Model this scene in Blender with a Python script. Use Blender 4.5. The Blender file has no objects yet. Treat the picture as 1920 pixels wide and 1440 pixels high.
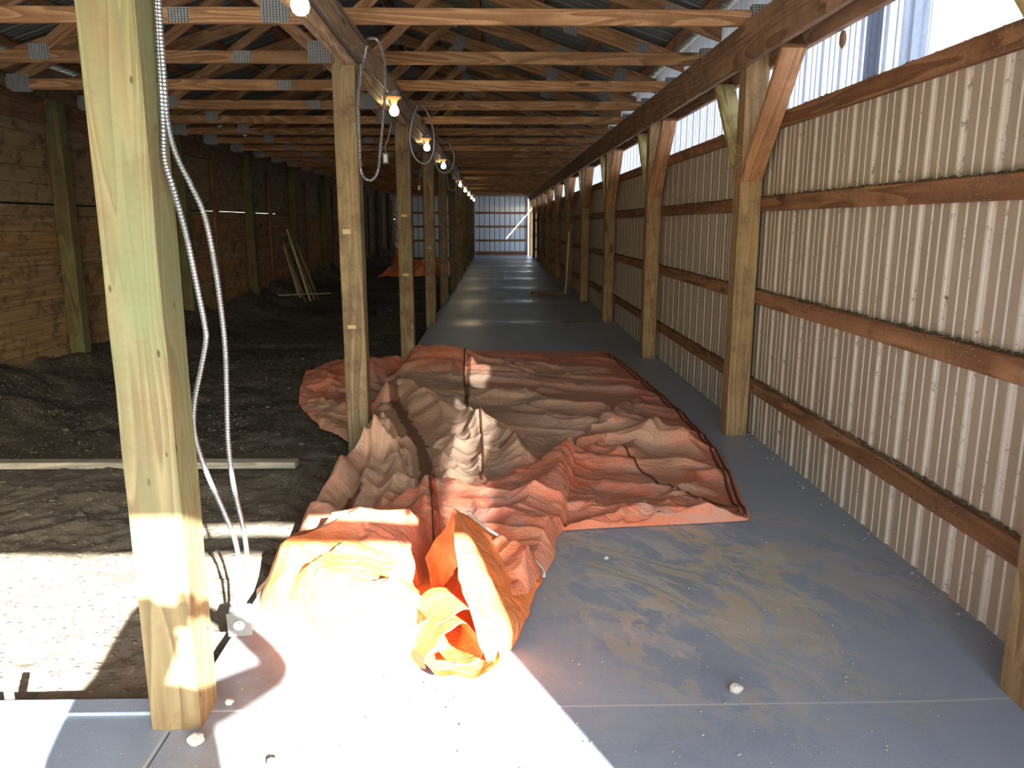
import bpy, math, random
import numpy as np
from mathutils import Vector, Matrix
random.seed(7)
rng = np.random.default_rng(11)
S = bpy.context.scene
COL = S.collection
# ------------------------------------------------------------------ camera
CAMH = 1.422; PITCH = 0.2048; YAW = math.radians(1.27); F = 1450.0
cd = bpy.data.cameras.new('camera'); cam = bpy.data.objects.new('camera', cd); COL.objects.link(cam)
cam.location = (0, 0, CAMH); cam.rotation_euler = (math.pi/2-PITCH, 0, -YAW)
cd.sensor_width = 36; cd.lens = F/1920*36; cd.clip_start = 0.02; cd.clip_end = 500
S.camera = cam
_r = Vector((math.cos(YAW), -math.sin(YAW), 0))
_f = Vector((math.sin(YAW)*math.cos(PITCH), math.cos(YAW)*math.cos(PITCH), -math.sin(PITCH)))
_u = _r.cross(_f)
def ray(x, y): return _f + _r*((x-960)/F) + _u*((720-y)/F)
def atY(x, y, Y):
    d = ray(x, y); return Vector((0, 0, CAMH)) + d*(Y/d.y)
def G(x, y, z=0.0):
    d = ray(x, y); return Vector((0, 0, CAMH)) + d*((z-CAMH)/d.z)
# ------------------------------------------------------------------ layout (metres)
POST0 = 1.992; SP = 3.048; PW = 0.142
LPX0, LPX1 = -0.992, -0.850          # left row of aisle posts
RPX0, RPX1 = 1.564, 1.706            # right wall posts
HB, HT = 2.366, 2.62                 # header beam bottom / top
WALLR = 1.745; WALLL = -4.45; YEND = 35.52; YFRONT = -1.056
RIDGE = (WALLR+WALLL)/2
ORD = ['first','second','third','fourth','fifth','sixth','seventh','eighth','ninth','tenth','eleventh','twelfth','thirteenth','fourteenth','fifteenth','sixteenth','seventeenth','eighteenth','nineteenth','twentieth','twenty-first','twenty-second','twenty-third','twenty-fourth','twenty-fifth','twenty-sixth']
# ------------------------------------------------------------------ mesh builder
class MB:
    def __init__(s): s.v=[]; s.f=[]; s.uv=[]
    def quad(s, pts, uvs=None):
        b=len(s.v); s.v += [tuple(p) for p in pts]; s.f.append(tuple(range(b, b+len(pts))))
        s.uv.append(uvs or [(0,0)]*len(pts))
    def beam(s, p, q, w, h, up=(0,0,1), bow=0.0, ch=0.004, roll=0.0):
        """board from p to q; w across, h along 'up'; bevelled edges; uv in metres along the grain"""
        p=Vector(p); q=Vector(q); d=(q-p); L=d.length; d.normalize()
        up=Vector(up); side=d.cross(up).normalized(); up=side.cross(d).normalized()
        if roll:
            R=Matrix.Rotation(roll,3,d); side=R@side; up=R@up
        a=w/2; b=h/2; c=min(ch,a*.4,b*.4)
        prof=[(-a+c,-b),(a-c,-b),(a,-b+c),(a,b-c),(a-c,b),(-a+c,b),(-a,b-c),(-a,-b+c)]
        n=max(1,int(L/0.6)) if bow else 1
        off=random.random()*9; per=[0]
        for i in range(8):
            x0,y0=prof[i]; x1,y1=prof[(i+1)%8]; per.append(per[-1]+math.hypot(x1-x0,y1-y0))
        rings=[]
        for k in range(n+1):
            t=k/n; c0=p.lerp(q,t)
            wob=bow*math.sin(t*math.pi*1.3+off) if bow else 0
            rings.append([c0+side*(x+wob)+up*y for x,y in prof])
        base=len(s.v)
        for R_ in rings: s.v += [tuple(x) for x in R_]
        for k in range(n):
            for i in range(8):
                j=(i+1)%8
                s.f.append((base+k*8+i, base+k*8+j, base+(k+1)*8+j, base+(k+1)*8+i))
                u0=off+L*k/n; u1=off+L*(k+1)/n; v0=off*.37+per[i]; v1=off*.37+per[i+1]
                s.uv.append([(u0,v0),(u0,v1),(u1,v1),(u1,v0)])
        s.f.append(tuple(base+i for i in reversed(range(8)))); s.uv.append([(off+prof[i][0]*.05,off+prof[i][1]) for i in reversed(range(8))])
        s.f.append(tuple(base+n*8+i for i in range(8))); s.uv.append([(off+prof[i][0]*.05,off+prof[i][1]) for i in range(8)])
    def box(s, x0,x1,y0,y1,z0,z1, axis='z', ch=0.004):
        if axis=='z': s.beam(((x0+x1)/2,(y0+y1)/2,z0),((x0+x1)/2,(y0+y1)/2,z1),x1-x0,y1-y0,up=(0,1,0),ch=ch)
        elif axis=='y': s.beam(((x0+x1)/2,y0,(z0+z1)/2),((x0+x1)/2,y1,(z0+z1)/2),x1-x0,z1-z0,ch=ch)
        else: s.beam((x0,(y0+y1)/2,(z0+z1)/2),(x1,(y0+y1)/2,(z0+z1)/2),y1-y0,z1-z0,ch=ch)
    def tube(s, pts, r, seg=8, rib=0.0, pitch=0.0, cap=True):
        pts=[Vector(p) for p in pts]
        n=len(pts); rings=[]
        T=[(pts[min(i+1,n-1)]-pts[max(i-1,0)]).normalized() for i in range(n)]
        N=T[0].orthogonal().normalized(); acc=0; base=len(s.v)
        for i in range(n):
            N=(N-T[i]*N.dot(T[i])).normalized(); B=T[i].cross(N)
            if i: acc+=(pts[i]-pts[i-1]).length
            rr=(r(i/(n-1)) if callable(r) else r)
            if rib: rr=rr*(1-rib*(1 if i%2 else 0))
            for k in range(seg):
                a=2*math.pi*k/seg
                s.v.append(tuple(pts[i]+(N*math.cos(a)+B*math.sin(a))*rr))
            if i:
                for k in range(seg):
                    j=(k+1)%seg
                    s.f.append((base+(i-1)*seg+k,base+(i-1)*seg+j,base+i*seg+j,base+i*seg+k))
                    s.uv.append([(acc,0)]*4)
        if cap:
            s.f.append(tuple(base+k for k in reversed(range(seg)))); s.uv.append([(0,0)]*seg)
            s.f.append(tuple(base+(n-1)*seg+k for k in range(seg))); s.uv.append([(0,0)]*seg)
    def lathe(s, c, prof, seg=16, axis='z'):
        c=Vector(c); base=len(s.v); n=len(prof)
        for (r,z) in prof:
            for k in range(seg):
                a=2*math.pi*k/seg; x,y=r*math.cos(a),r*math.sin(a)
                if axis=='z': s.v.append(tuple(c+Vector((x,y,z))))
                elif axis=='y': s.v.append(tuple(c+Vector((x,z,-y))))
                else: s.v.append(tuple(c+Vector((z,x,y))))
        for i in range(n-1):
            for k in range(seg):
                j=(k+1)%seg
                s.f.append((base+i*seg+k,base+i*seg+j,base+(i+1)*seg+j,base+(i+1)*seg+k)); s.uv.append([(0,0)]*4)
        s.f.append(tuple(base+k for k in reversed(range(seg)))); s.uv.append([(0,0)]*seg)
        s.f.append(tuple(base+(n-1)*seg+k for k in range(seg))); s.uv.append([(0,0)]*seg)
    def blob(s, c, r, sq=(1,1,1), seg=9, jit=0.15):
        c=Vector(c); base=len(s.v); rings=6
        for i in range(rings+1):
            th=math.pi*i/rings
            for k in range(seg):
                ph=2*math.pi*k/seg; q=r*(1+random.uniform(-jit,jit))
                s.v.append((c.x+q*sq[0]*math.sin(th)*math.cos(ph), c.y+q*sq[1]*math.sin(th)*math.sin(ph), c.z+q*sq[2]*math.cos(th)))
        for i in range(rings):
            for k in range(seg):
                j=(k+1)%seg
                s.f.append((base+i*seg+k,base+(i+1)*seg+k,base+(i+1)*seg+j,base+i*seg+j)); s.uv.append([(0,0)]*4)
    def build(s, name, m, parent=None, smooth=False, org=None):
        me=bpy.data.meshes.new(name)
        v=s.v
        if org is not None: v=[(a-org[0],b-org[1],c-org[2]) for a,b,c in v]
        me.from_pydata(v,[],s.f); me.update()
        uvl=me.uv_layers.new(name='UVMap')
        flat=[c for f in s.uv for uv in f for c in uv]
        uvl.data.foreach_set('uv', flat)
        if m: me.materials.append(m)
        if smooth: me.polygons.foreach_set('use_smooth',[True]*len(me.polygons))
        o=bpy.data.objects.new(name,me); COL.objects.link(o)
        if parent is not None: o.parent=parent
        elif org is not None: o.location=org
        return o
def tag(o,label=None,cat=None,group=None,kind=None):
    if label: o['label']=label
    if cat: o['category']=cat
    if group: o['group']=group
    if kind: o['kind']=kind
    return o
def struct(o): o['kind']='structure'; return o
def empty(name,loc,rz=0):
    o=bpy.data.objects.new(name,None); COL.objects.link(o); o.location=loc; o.rotation_euler=(0,0,rz)
    o.empty_display_size=.1; return o
def copy_tree(o,parent=None):
    c=o.copy(); COL.objects.link(c)
    if parent is not None: c.parent=parent
    for ch in [x for x in o.children]: copy_tree(ch,c)
    return c
def grid_mesh(name,V,nu,nv,m,attr=None,smooth=True,uv=None):
    """V: (nv*nu,3) array row-major"""
    me=bpy.data.meshes.new(name)
    i=np.arange(nv-1)[:,None]*nu+np.arange(nu-1)[None,:]
    q=np.stack([i,i+1,i+nu+1,i+nu],-1).reshape(-1,4)
    me.from_pydata([],[],[]) 
    me.vertices.add(len(V)); me.vertices.foreach_set('co',V.astype(np.float32).ravel())
    me.loops.add(q.size); me.loops.foreach_set('vertex_index',q.ravel().astype(np.int32))
    me.polygons.add(len(q)); me.polygons.foreach_set('loop_start',(np.arange(len(q))*4).astype(np.int32))
    me.update(calc_edges=True); me.validate()
    me.polygons.foreach_set('use_smooth',[bool(smooth)]*len(me.polygons))
    for k,a in (attr or {}).items():
        at=me.attributes.new(k,'FLOAT','POINT'); at.data.foreach_set('value',a.astype(np.float32))
    me.materials.append(m)
    o=bpy.data.objects.new(name,me); COL.objects.link(o); return o
# numpy value noise
def vnoise(x,y,seed=0):
    xi=np.floor(x).astype(np.int64); yi=np.floor(y).astype(np.int64); fx=x-xi; fy=y-yi
    fx=fx*fx*fx*(fx*(fx*6-15)+10); fy=fy*fy*fy*(fy*(fy*6-15)+10)
    def h(a,b):
        n=(a*374761393+b*668265263+seed*1442695041)&0x7fffffff
        n=((n^(n>>13))*1274126177)&0x7fffffff
        return ((n^(n>>16))&0xffff)/65535.0*2-1
    return (h(xi,yi)*(1-fx)+h(xi+1,yi)*fx)*(1-fy)+(h(xi,yi+1)*(1-fx)+h(xi+1,yi+1)*fx)*fy
def fbm(x,y,o=4,seed=0,g=.5):
    s=0; a=1; t=0
    for i in range(o): s=s+a*vnoise(x*2**i,y*2**i,seed+i*17); t+=a; a*=g
    return s/t
# ------------------------------------------------------------------ materials
def nodes(name):
    m=bpy.data.materials.new(name); m.use_nodes=True; nt=m.node_tree
    b=nt.nodes['Principled BSDF']; return m,nt,b
class NT:
    def __init__(s,nt): s.nt=nt
    def n(s,t,ins=None,**kw):
        x=s.nt.nodes.new(t)
        for k,v in kw.items(): setattr(x,k,v)
        for k,v in (ins or {}).items():
            if hasattr(v,'is_linked') or isinstance(v,bpy.types.NodeSocket): s.nt.links.new(v,x.inputs[k])
            else: x.inputs[k].default_value=v
        return x
    def link(s,a,b): s.nt.links.new(a,b)
    def math(s,op,a,b=0.0,c=None,clamp=False):
        x=s.n('ShaderNodeMath',operation=op); x.use_clamp=clamp
        for i,v in enumerate([a,b]+([c] if c is not None else [])):
            if isinstance(v,bpy.types.NodeSocket): s.nt.links.new(v,x.inputs[i])
            else: x.inputs[i].default_value=v
        return x.outputs[0]
    def mix(s,f,a,b,mode='MIX'):
        x=s.n('ShaderNodeMix',data_type='RGBA',blend_type=mode)
        for i,v in ((0,f),(6,a),(7,b)):
            if isinstance(v,bpy.types.NodeSocket): s.nt.links.new(v,x.inputs[i])
            else: x.inputs[i].default_value=(v if i==0 else (tuple(v)+(1,))[:4])
        return x.outputs[2]
    def ramp(s,f,stops):
        x=s.n('ShaderNodeValToRGB'); s.nt.links.new(f,x.inputs[0]); e=x.color_ramp.elements
        while len(e)>1: e.remove(e[-1])
        e[0].position=stops[0][0]; e[0].color=(tuple(stops[0][1])+(1,))[:4] if not isinstance(stops[0][1],(int,float)) else (stops[0][1],)*3+(1,)
        for p,c in stops[1:]:
            k=e.new(p); k.color=(c,)*3+(1,) if isinstance(c,(int,float)) else (tuple(c)+(1,))[:4]
        return x.outputs[0]
    def noise(s,vec,scale,detail=4,rough=.55,dist=0):
        return s.n('ShaderNodeTexNoise',{'Vector':vec,'Scale':scale,'Detail':detail,'Roughness':rough,'Distortion':dist}).outputs[0]
    def rs(s,vec,rot,sc):
        a=s.n('ShaderNodeMapping',{'Vector':vec,'Rotation':(0,0,rot)}).outputs[0]
        return s.n('ShaderNodeMapping',{'Vector':a,'Scale':sc}).outputs[0]
    def bump(s,h,strength,dist,normal=None):
        d={'Height':h,'Strength':strength,'Distance':dist}
        if normal: d['Normal']=normal
        return s.n('ShaderNodeBump',d).outputs[0]
def srgb(r,g,b):
    f=lambda c:(c/255/12.92) if c/255<=.04045 else ((c/255+.055)/1.055)**2.4
    return (f(r),f(g),f(b))
def wood(name,c0,c1,c2,dirt=(.05,.04,.03),dirt_amt=.35,knots=True,patch=None,patch_amt=.5,grain=16,rough=.75,speck=0.0,pits=0.45):
    m,nt,b=nodes(name); T=NT(nt)
    uv=T.n('ShaderNodeTexCoord').outputs['UV']; oi=T.n('ShaderNodeObjectInfo').outputs['Random']
    sh=T.n('ShaderNodeCombineXYZ',{'X':T.math('MULTIPLY',oi,13.0),'Y':T.math('MULTIPLY',oi,7.0),'Z':oi}).outputs[0]
    vec=T.n('ShaderNodeVectorMath',{0:uv,1:sh},operation='ADD').outputs[0]
    gl=T.n('ShaderNodeMapping',{'Vector':vec,'Scale':(.55,6.0,1)}).outputs[0]
    big=T.noise(gl,1.0,2,.5,.6)
    rings=T.math('FRACT',T.math('MULTIPLY',big,grain*.55))
    rings=T.ramp(rings,[(0,0.0),(.55,.55),(.86,1.0),(.97,.25),(1,0.0)])
    fine=T.noise(T.n('ShaderNodeMapping',{'Vector':vec,'Scale':(2.2,120,1)}).outputs[0],1.0,3,.6)
    g=T.math('ADD',T.math('MULTIPLY',rings,.62),T.math('MULTIPLY',fine,.45))
    col=T.ramp(g,[(.15,c0),(.5,c1),(.85,c2)])
    br=T.noise(T.n('ShaderNodeMapping',{'Vector':vec,'Scale':(.9,3,1)}).outputs[0],1.0,3)
    if patch: col=T.mix(T.math('MULTIPLY',T.ramp(br,[(.40,0.0),(.58,1.0)]),patch_amt),col,patch)
    obj=T.n('ShaderNodeTexCoord').outputs['Object']
    if knots:
        vo=T.n('ShaderNodeTexVoronoi',{'Vector':T.n('ShaderNodeMapping',{'Vector':vec,'Scale':(1.3,5.5,1)}).outputs[0],'Scale':1.0,'Randomness':1.0})
        kn=T.ramp(vo.outputs['Distance'],[(.055,1.0),(.085,.6),(.12,0.0)])
        col=T.mix(T.math('MULTIPLY',kn,.8),col,tuple(x*.22 for x in c0))
    d1=T.noise(obj,5.5,6,.65); d2=T.noise(obj,45,3,.7)
    dm=T.ramp(T.math('ADD',T.math('MULTIPLY',d1,.72),T.math('MULTIPLY',d2,.28)),[(.47,0.0),(.66,1.0)])
    col=T.mix(T.math('MULTIPLY',dm,dirt_amt),col,dirt)
    vp=T.n('ShaderNodeTexVoronoi',{'Vector':T.n('ShaderNodeMapping',{'Vector':vec,'Scale':(9,22,1)}).outputs[0],'Scale':1.0})
    pt=T.math('MULTIPLY',T.ramp(vp.outputs['Distance'],[(.07,1.0),(.12,0.0)]),T.ramp(vp.outputs['Color'],[(.45,0.0),(.5,1.0)]))
    col=T.mix(T.math('MULTIPLY',pt,pits),col,tuple(x*.2 for x in c0))
    if speck:
        vo2=T.n('ShaderNodeTexVoronoi',{'Vector':obj,'Scale':55.0})
        sp=T.math('MULTIPLY',T.ramp(vo2.outputs['Distance'],[(.10,1.0),(.2,0.0)]),T.ramp(T.noise(obj,2.5,2),[(.45,0.0),(.6,1.0)]))
        col=T.mix(T.math('MULTIPLY',sp,speck),col,(.55,.5,.45))
    val=T.math('ADD',T.math('MULTIPLY',oi,.35),.82)
    hs=T.n('ShaderNodeHueSaturation',{'Color':col,'Value':val}).outputs[0]
    T.link(hs,b.inputs['Base Color']); b.inputs['Roughness'].default_value=rough
    b.inputs['Specular IOR Level'].default_value=.25
    hgt=T.math('ADD',T.math('MULTIPLY',g,.6),T.math('MULTIPLY',d2,.5))
    T.link(T.bump(hgt,.55,.004),b.inputs['Normal'])
    return m
def metal(name,c,rough=.4,var=.3,metallic=.9,scale=30):
    m,nt,b=nodes(name); T=NT(nt); obj=T.n('ShaderNodeTexCoord').outputs['Object']
    n=T.noise(obj,scale,4)
    T.link(T.mix(n,tuple(x*(1-var) for x in c),tuple(min(1,x*(1+var)) for x in c)),b.inputs['Base Color'])
    b.inputs['Metallic'].default_value=metallic; b.inputs['Roughness'].default_value=rough
    return m
def plain(name,c,rough=.6,var=.12,scale=20,bump=0):
    m,nt,b=nodes(name); T=NT(nt); obj=T.n('ShaderNodeTexCoord').outputs['Object']
    n=T.noise(obj,scale,4)
    T.link(T.mix(n,tuple(x*(1-var) for x in c),tuple(min(1,x*(1+var)) for x in c)),b.inputs['Base Color'])
    b.inputs['Roughness'].default_value=rough
    if bump: T.link(T.bump(n,.5,bump),b.inputs['Normal'])
    return m
M={}
M['post_new']=wood('treated_pine_fresh',srgb(104,88,62),srgb(128,111,78),srgb(144,128,94),dirt=srgb(112,88,62),dirt_amt=.5,patch=srgb(114,122,86),patch_amt=.8,grain=22,pits=.8)
M['post_old']=wood('treated_pine_weathered',srgb(92,78,58),srgb(118,102,76),srgb(138,120,92),dirt=srgb(74,58,48),dirt_amt=.8,patch=srgb(110,100,70),patch_amt=.5)
M['post_right']=wood('treated_pine_wall_post',srgb(118,92,62),srgb(144,116,80),srgb(162,134,96),dirt=srgb(92,72,54),dirt_amt=.6,patch=srgb(140,126,86),patch_amt=.3,speck=.35)
M['post_dark']=wood('treated_pine_dark',srgb(58,52,38),srgb(76,68,48),srgb(92,84,60),dirt=srgb(50,44,34),dirt_amt=.6,patch=srgb(84,96,62),patch_amt=.6)
M['truss']=wood('truss_pine',srgb(128,92,62),srgb(160,120,84),srgb(186,146,106),dirt=srgb(100,74,54),dirt_amt=.4,grain=20)
M['header']=wood('header_pine',srgb(106,80,60),srgb(138,108,82),srgb(158,126,98),dirt=srgb(90,74,60),dirt_amt=.6,grain=18)
M['header_left']=wood('dusty_header_pine',srgb(128,104,80),srgb(158,132,104),srgb(176,150,120),dirt=srgb(116,98,80),dirt_amt=.7,grain=18)
M['girt']=wood('girt_lumber',srgb(108,74,50),srgb(138,98,68),srgb(160,118,84),dirt=srgb(86,66,50),dirt_amt=.6,grain=10,speck=.5)
M['brace']=wood('brace_lumber',srgb(150,104,68),srgb(184,136,96),srgb(204,158,118),dirt=srgb(128,90,58),dirt_amt=.55,grain=12)
M['brace_pale']=wood('brace_lumber_pale',srgb(150,132,82),srgb(178,160,104),srgb(198,182,126),dirt=srgb(96,86,62),dirt_amt=.7,grain=12)
M['stud']=wood('stud_lumber',srgb(78,58,42),srgb(102,78,58),srgb(118,94,70),dirt=srgb(70,54,42),dirt_amt=.6,grain=12)
M['grey_lumber']=wood('grey_lumber',srgb(120,116,104),srgb(146,142,128),srgb(164,158,142),dirt=srgb(92,88,78),dirt_amt=.4,grain=12,knots=False)
M['galv']=metal('galvanised_plate',srgb(128,130,130),.6,.35,.35,60)
def platemat():
    m,nt,b=nodes('pressed_nail_plate'); T=NT(nt); obj=T.n('ShaderNodeTexCoord').outputs['Object']
    x=T.n('ShaderNodeSeparateXYZ',{0:obj}).outputs; 
    a=T.math('ABSOLUTE',T.math('SUBTRACT',T.math('FRACT',T.math('MULTIPLY',x[0],52.0)),.5))
    c=T.math('ABSOLUTE',T.math('SUBTRACT',T.math('FRACT',T.math('MULTIPLY',x[2],70.0)),.5))
    k=T.math('MULTIPLY',T.math('LESS_THAN',a,.2),T.math('LESS_THAN',c,.32))
    n=T.noise(obj,30,4)
    col=T.mix(k,T.mix(n,srgb(128,130,130),srgb(166,168,168)),srgb(62,60,58))
    T.link(col,b.inputs['Base Color']); b.inputs['Metallic'].default_value=.3; b.inputs['Roughness'].default_value=.6
    return m
M['plate']=platemat()
M['flex']=metal('flexible_steel_conduit',srgb(140,143,146),.45,.2,.75,40)
M['cable']=metal('dusty_cable',srgb(96,92,86),.7,.3,.2,40)
M['black']=plain('black_rubber',(.015,.015,.016),.5)
M['white']=plain('white_plastic',(.75,.74,.70),.4,.05)
M['porcelain']=plain('dusty_porcelain',srgb(196,150,100),.55,.3,60)
# bulb
m,nt,b=nodes('lit_bulb'); b.inputs['Base Color'].default_value=(1,.9,.7,1); b.inputs['Emission Color'].default_value=(1,.80,.48,1); b.inputs['Emission Strength'].default_value=28; M['bulb']=m
# concrete
def concrete():
    m,nt,b=nodes('cured_concrete'); T=NT(nt); obj=T.n('ShaderNodeTexCoord').outputs['Object']
    sx=T.n('ShaderNodeSeparateXYZ',{0:obj}); X=sx.outputs[0]; Y=sx.outputs[1]
    n1=T.noise(obj,1.3,5,.6,.4); n2=T.noise(obj,14,6,.7); n3=T.noise(obj,120,2,.6)
    col=T.ramp(n1,[(.3,srgb(116,131,150)),(.5,srgb(138,152,168)),(.7,srgb(158,169,182))])
    col=T.mix(T.math('MULTIPLY',T.ramp(n2,[(.35,0.0),(.7,1.0)]),.35),col,srgb(164,168,172))
    col=T.mix(T.math('MULTIPLY',T.ramp(n3,[(.5,0.0),(.75,1.0)]),.25),col,srgb(90,96,104))
    # dried mud smears, in front of the tarp and out to the wall
    dx=T.math('MULTIPLY',T.math('SUBTRACT',X,1.0),.85); dy=T.math('MULTIPLY',T.math('SUBTRACT',Y,3.0),.72)
    rad=T.math('SQRT',T.math('ADD',T.math('MULTIPLY',dx,dx),T.math('MULTIPLY',dy,dy)))
    area=T.ramp(T.math('ADD',rad,T.math('MULTIPLY',T.math('SUBTRACT',n1,.5),.9)),[(.35,1.0),(.85,0.0)])
    rot=T.rs(obj,.9,(1.0,2.0,1))
    sm=T.noise(rot,1.35,9,.60,.9)
    smear=T.ramp(sm,[(.485,0.0),(.495,1.0),(.55,1.0),(.56,.15),(.595,.1),(.605,.9),(.66,.9),(.67,0.0)])
    col=T.mix(T.math('MULTIPLY',T.math('MULTIPLY',smear,area),.8),col,srgb(186,174,144))
    sm2=T.ramp(T.noise(rot,3.4,9,.75,.8),[(.50,0.0),(.56,1.0)])
    col=T.mix(T.math('MULTIPLY',T.math('MULTIPLY',sm2,area),.65),col,srgb(190,186,176))
    # brown damp stain beside the first post
    ax=T.math('SUBTRACT',X,-.55); ay=T.math('MULTIPLY',T.math('SUBTRACT',Y,2.05),.75)
    r2=T.math('SQRT',T.math('ADD',T.math('MULTIPLY',ax,ax),T.math('MULTIPLY',ay,ay)))
    a2=T.ramp(T.math('ADD',r2,T.math('MULTIPLY',T.math('SUBTRACT',n1,.5),.5)),[(.2,1.0),(.55,0.0)])
    col=T.mix(T.math('MULTIPLY',T.math('MULTIPLY',a2,T.ramp(n2,[(.3,.4),(.6,1.0)])),.75),col,srgb(112,94,84))
    # pale smooth band beside the wall
    wx=T.math('ADD',X,T.math('MULTIPLY',T.math('SUBTRACT',n1,.5),.12))
    band=T.ramp(wx,[(0.0,0.0),(1.0,1.0)])
    bm=T.n('ShaderNodeMapRange',{'Value':wx,'From Min':1.24,'From Max':1.30}).outputs[0]
    col=T.mix(T.math('MULTIPLY',bm,.55),col,srgb(150,158,170))
    # sawn control joints with pale dust
    fy=T.math('ABSOLUTE',T.math('SUBTRACT',T.math('FRACT',T.math('ADD',T.math('DIVIDE',T.math('SUBTRACT',Y,2.077),SP),.5)),.5))
    j=T.n('ShaderNodeMapRange',{'Value':fy,'From Min':.0009,'From Max':.0016,'To Min':1.0,'To Max':0.0}).outputs[0]
    jx=T.math('MULTIPLY',j,T.math('GREATER_THAN',X,-.9))
    col=T.mix(T.math('MULTIPLY',jx,.7),col,srgb(196,198,200))
    # fine pale crumbs
    vo=T.n('ShaderNodeTexVoronoi',{'Vector':obj,'Scale':28.0}); 
    cr=T.math('MULTIPLY',T.ramp(vo.outputs['Distance'],[(.07,1.0),(.11,0.0)]),T.ramp(T.noise(obj,1.7,2),[(.5,0.0),(.6,1.0)]))
    col=T.mix(T.math('MULTIPLY',cr,.7),col,srgb(205,203,196))
    T.link(col,b.inputs['Base Color'])
    rg=T.n('ShaderNodeMapRange',{'Value':n1,'From Min':.3,'From Max':.7,'To Min':.29,'To Max':.42}).outputs[0]
    bandr=T.n('ShaderNodeMapRange',{'Value':fy,'From Min':.0,'From Max':.22,'To Min':-.06,'To Max':.10}).outputs[0]
    T.link(T.math('ADD',T.math('ADD',rg,bandr),T.math('MULTIPLY',area,.2)),b.inputs['Roughness'])
    b.inputs['Specular IOR Level'].default_value=.5
    T.link(T.bump(T.math('ADD',T.math('MULTIPLY',n2,.4),T.math('MULTIPLY',n3,.3)),.07,.003),b.inputs['Normal'])
    return m
M['concrete']=concrete()
def dirtmat():
    m,nt,b=nodes('barn_dirt'); T=NT(nt); obj=T.n('ShaderNodeTexCoord').outputs['Object']
    n1=T.noise(obj,.9,5,.6,.3); n2=T.noise(obj,12,6,.7); vo=T.n('ShaderNodeTexVoronoi',{'Vector':obj,'Scale':38.0}).outputs
    col=T.ramp(n1,[(.35,srgb(56,53,48)),(.52,srgb(82,78,70)),(.68,srgb(112,106,92))])
    col=T.mix(T.ramp(n2,[(.35,.65),(.65,0.0)]),col,srgb(50,47,43))
    peb=T.math('MULTIPLY',T.ramp(vo['Distance'],[(.25,1.0),(.42,0.0)]),T.ramp(vo['Color'],[(.5,0.0),(.62,1.0)]))
    col=T.mix(T.math('MULTIPLY',peb,.55),col,srgb(150,142,126))
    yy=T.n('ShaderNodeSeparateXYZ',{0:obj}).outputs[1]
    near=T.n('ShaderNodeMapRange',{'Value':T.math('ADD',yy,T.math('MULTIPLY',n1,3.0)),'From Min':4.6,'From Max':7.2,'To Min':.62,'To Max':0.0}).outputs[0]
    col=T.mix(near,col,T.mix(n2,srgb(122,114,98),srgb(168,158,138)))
    T.link(col,b.inputs['Base Color']); b.inputs['Roughness'].default_value=.95; b.inputs['Specular IOR Level'].default_value=.15
    h=T.math('ADD',T.math('MULTIPLY',n2,1.0),T.math('MULTIPLY',peb,.35))
    T.link(T.bump(h,.8,.02),b.inputs['Normal'])
    return m
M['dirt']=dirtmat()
def sheet(name,base,dust,groove,metallic=0.0,rough=.55,amt=1.0,pitch=.2286,sp=.5):
    """painted ribbed steel: dust on the flats, cleaner paint and dark specks in the ribs"""
    m,nt,b=nodes(name); T=NT(nt); tc=T.n('ShaderNodeTexCoord'); obj=tc.outputs['Object']
    at=T.n('ShaderNodeAttribute',attribute_name='rib').outputs['Fac']
    n1=T.noise(obj,1.2,5,.6); n2=T.noise(obj,9,6,.7)
    st=T.noise(T.n('ShaderNodeMapping',{'Vector':obj,'Scale':(9,9,1.2)}).outputs[0],1.5,5,.7)
    col=T.mix(T.math('MULTIPLY',T.ramp(n1,[(.3,.5),(.7,1.0)]),amt),base,dust)
    col=T.mix(T.math('MULTIPLY',T.ramp(st,[(.45,0.0),(.7,1.0)]),.35*amt),col,tuple(x*.62 for x in dust))
    gc=T.mix(T.ramp(T.noise(obj,16,5,.75),[(.57,0.0),(.68,1.0)]),groove,tuple(x*.3 for x in dust))
    col=T.mix(at,col,gc)
    vo=T.n('ShaderNodeTexVoronoi',{'Vector':obj,'Scale':34.0}).outputs
    spk=T.math('MULTIPLY',T.ramp(vo['Distance'],[(.10,1.0),(.17,0.0)]),T.ramp(n2,[(.45,0.0),(.6,1.0)]))
    col=T.mix(T.math('MULTIPLY',spk,sp),col,tuple(x*.2 for x in dust))
    T.link(col,b.inputs['Base Color']); b.inputs['Roughness'].default_value=rough; b.inputs['Metallic'].default_value=metallic
    b.inputs['Specular IOR Level'].default_value=.3
    return m
M['sheet']=sheet('dusty_cream_ribbed_steel',srgb(182,170,152),srgb(158,142,122),srgb(214,204,190))
M['sheet_end']=sheet('white_ribbed_steel',srgb(226,234,240),srgb(206,216,222),srgb(96,106,114),amt=.4,sp=.2)
M['sheet_roof']=sheet('galvanised_roof_steel',srgb(112,118,116),srgb(88,92,90),srgb(140,146,146),metallic=.2,rough=.6,amt=.6,sp=.2)
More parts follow.
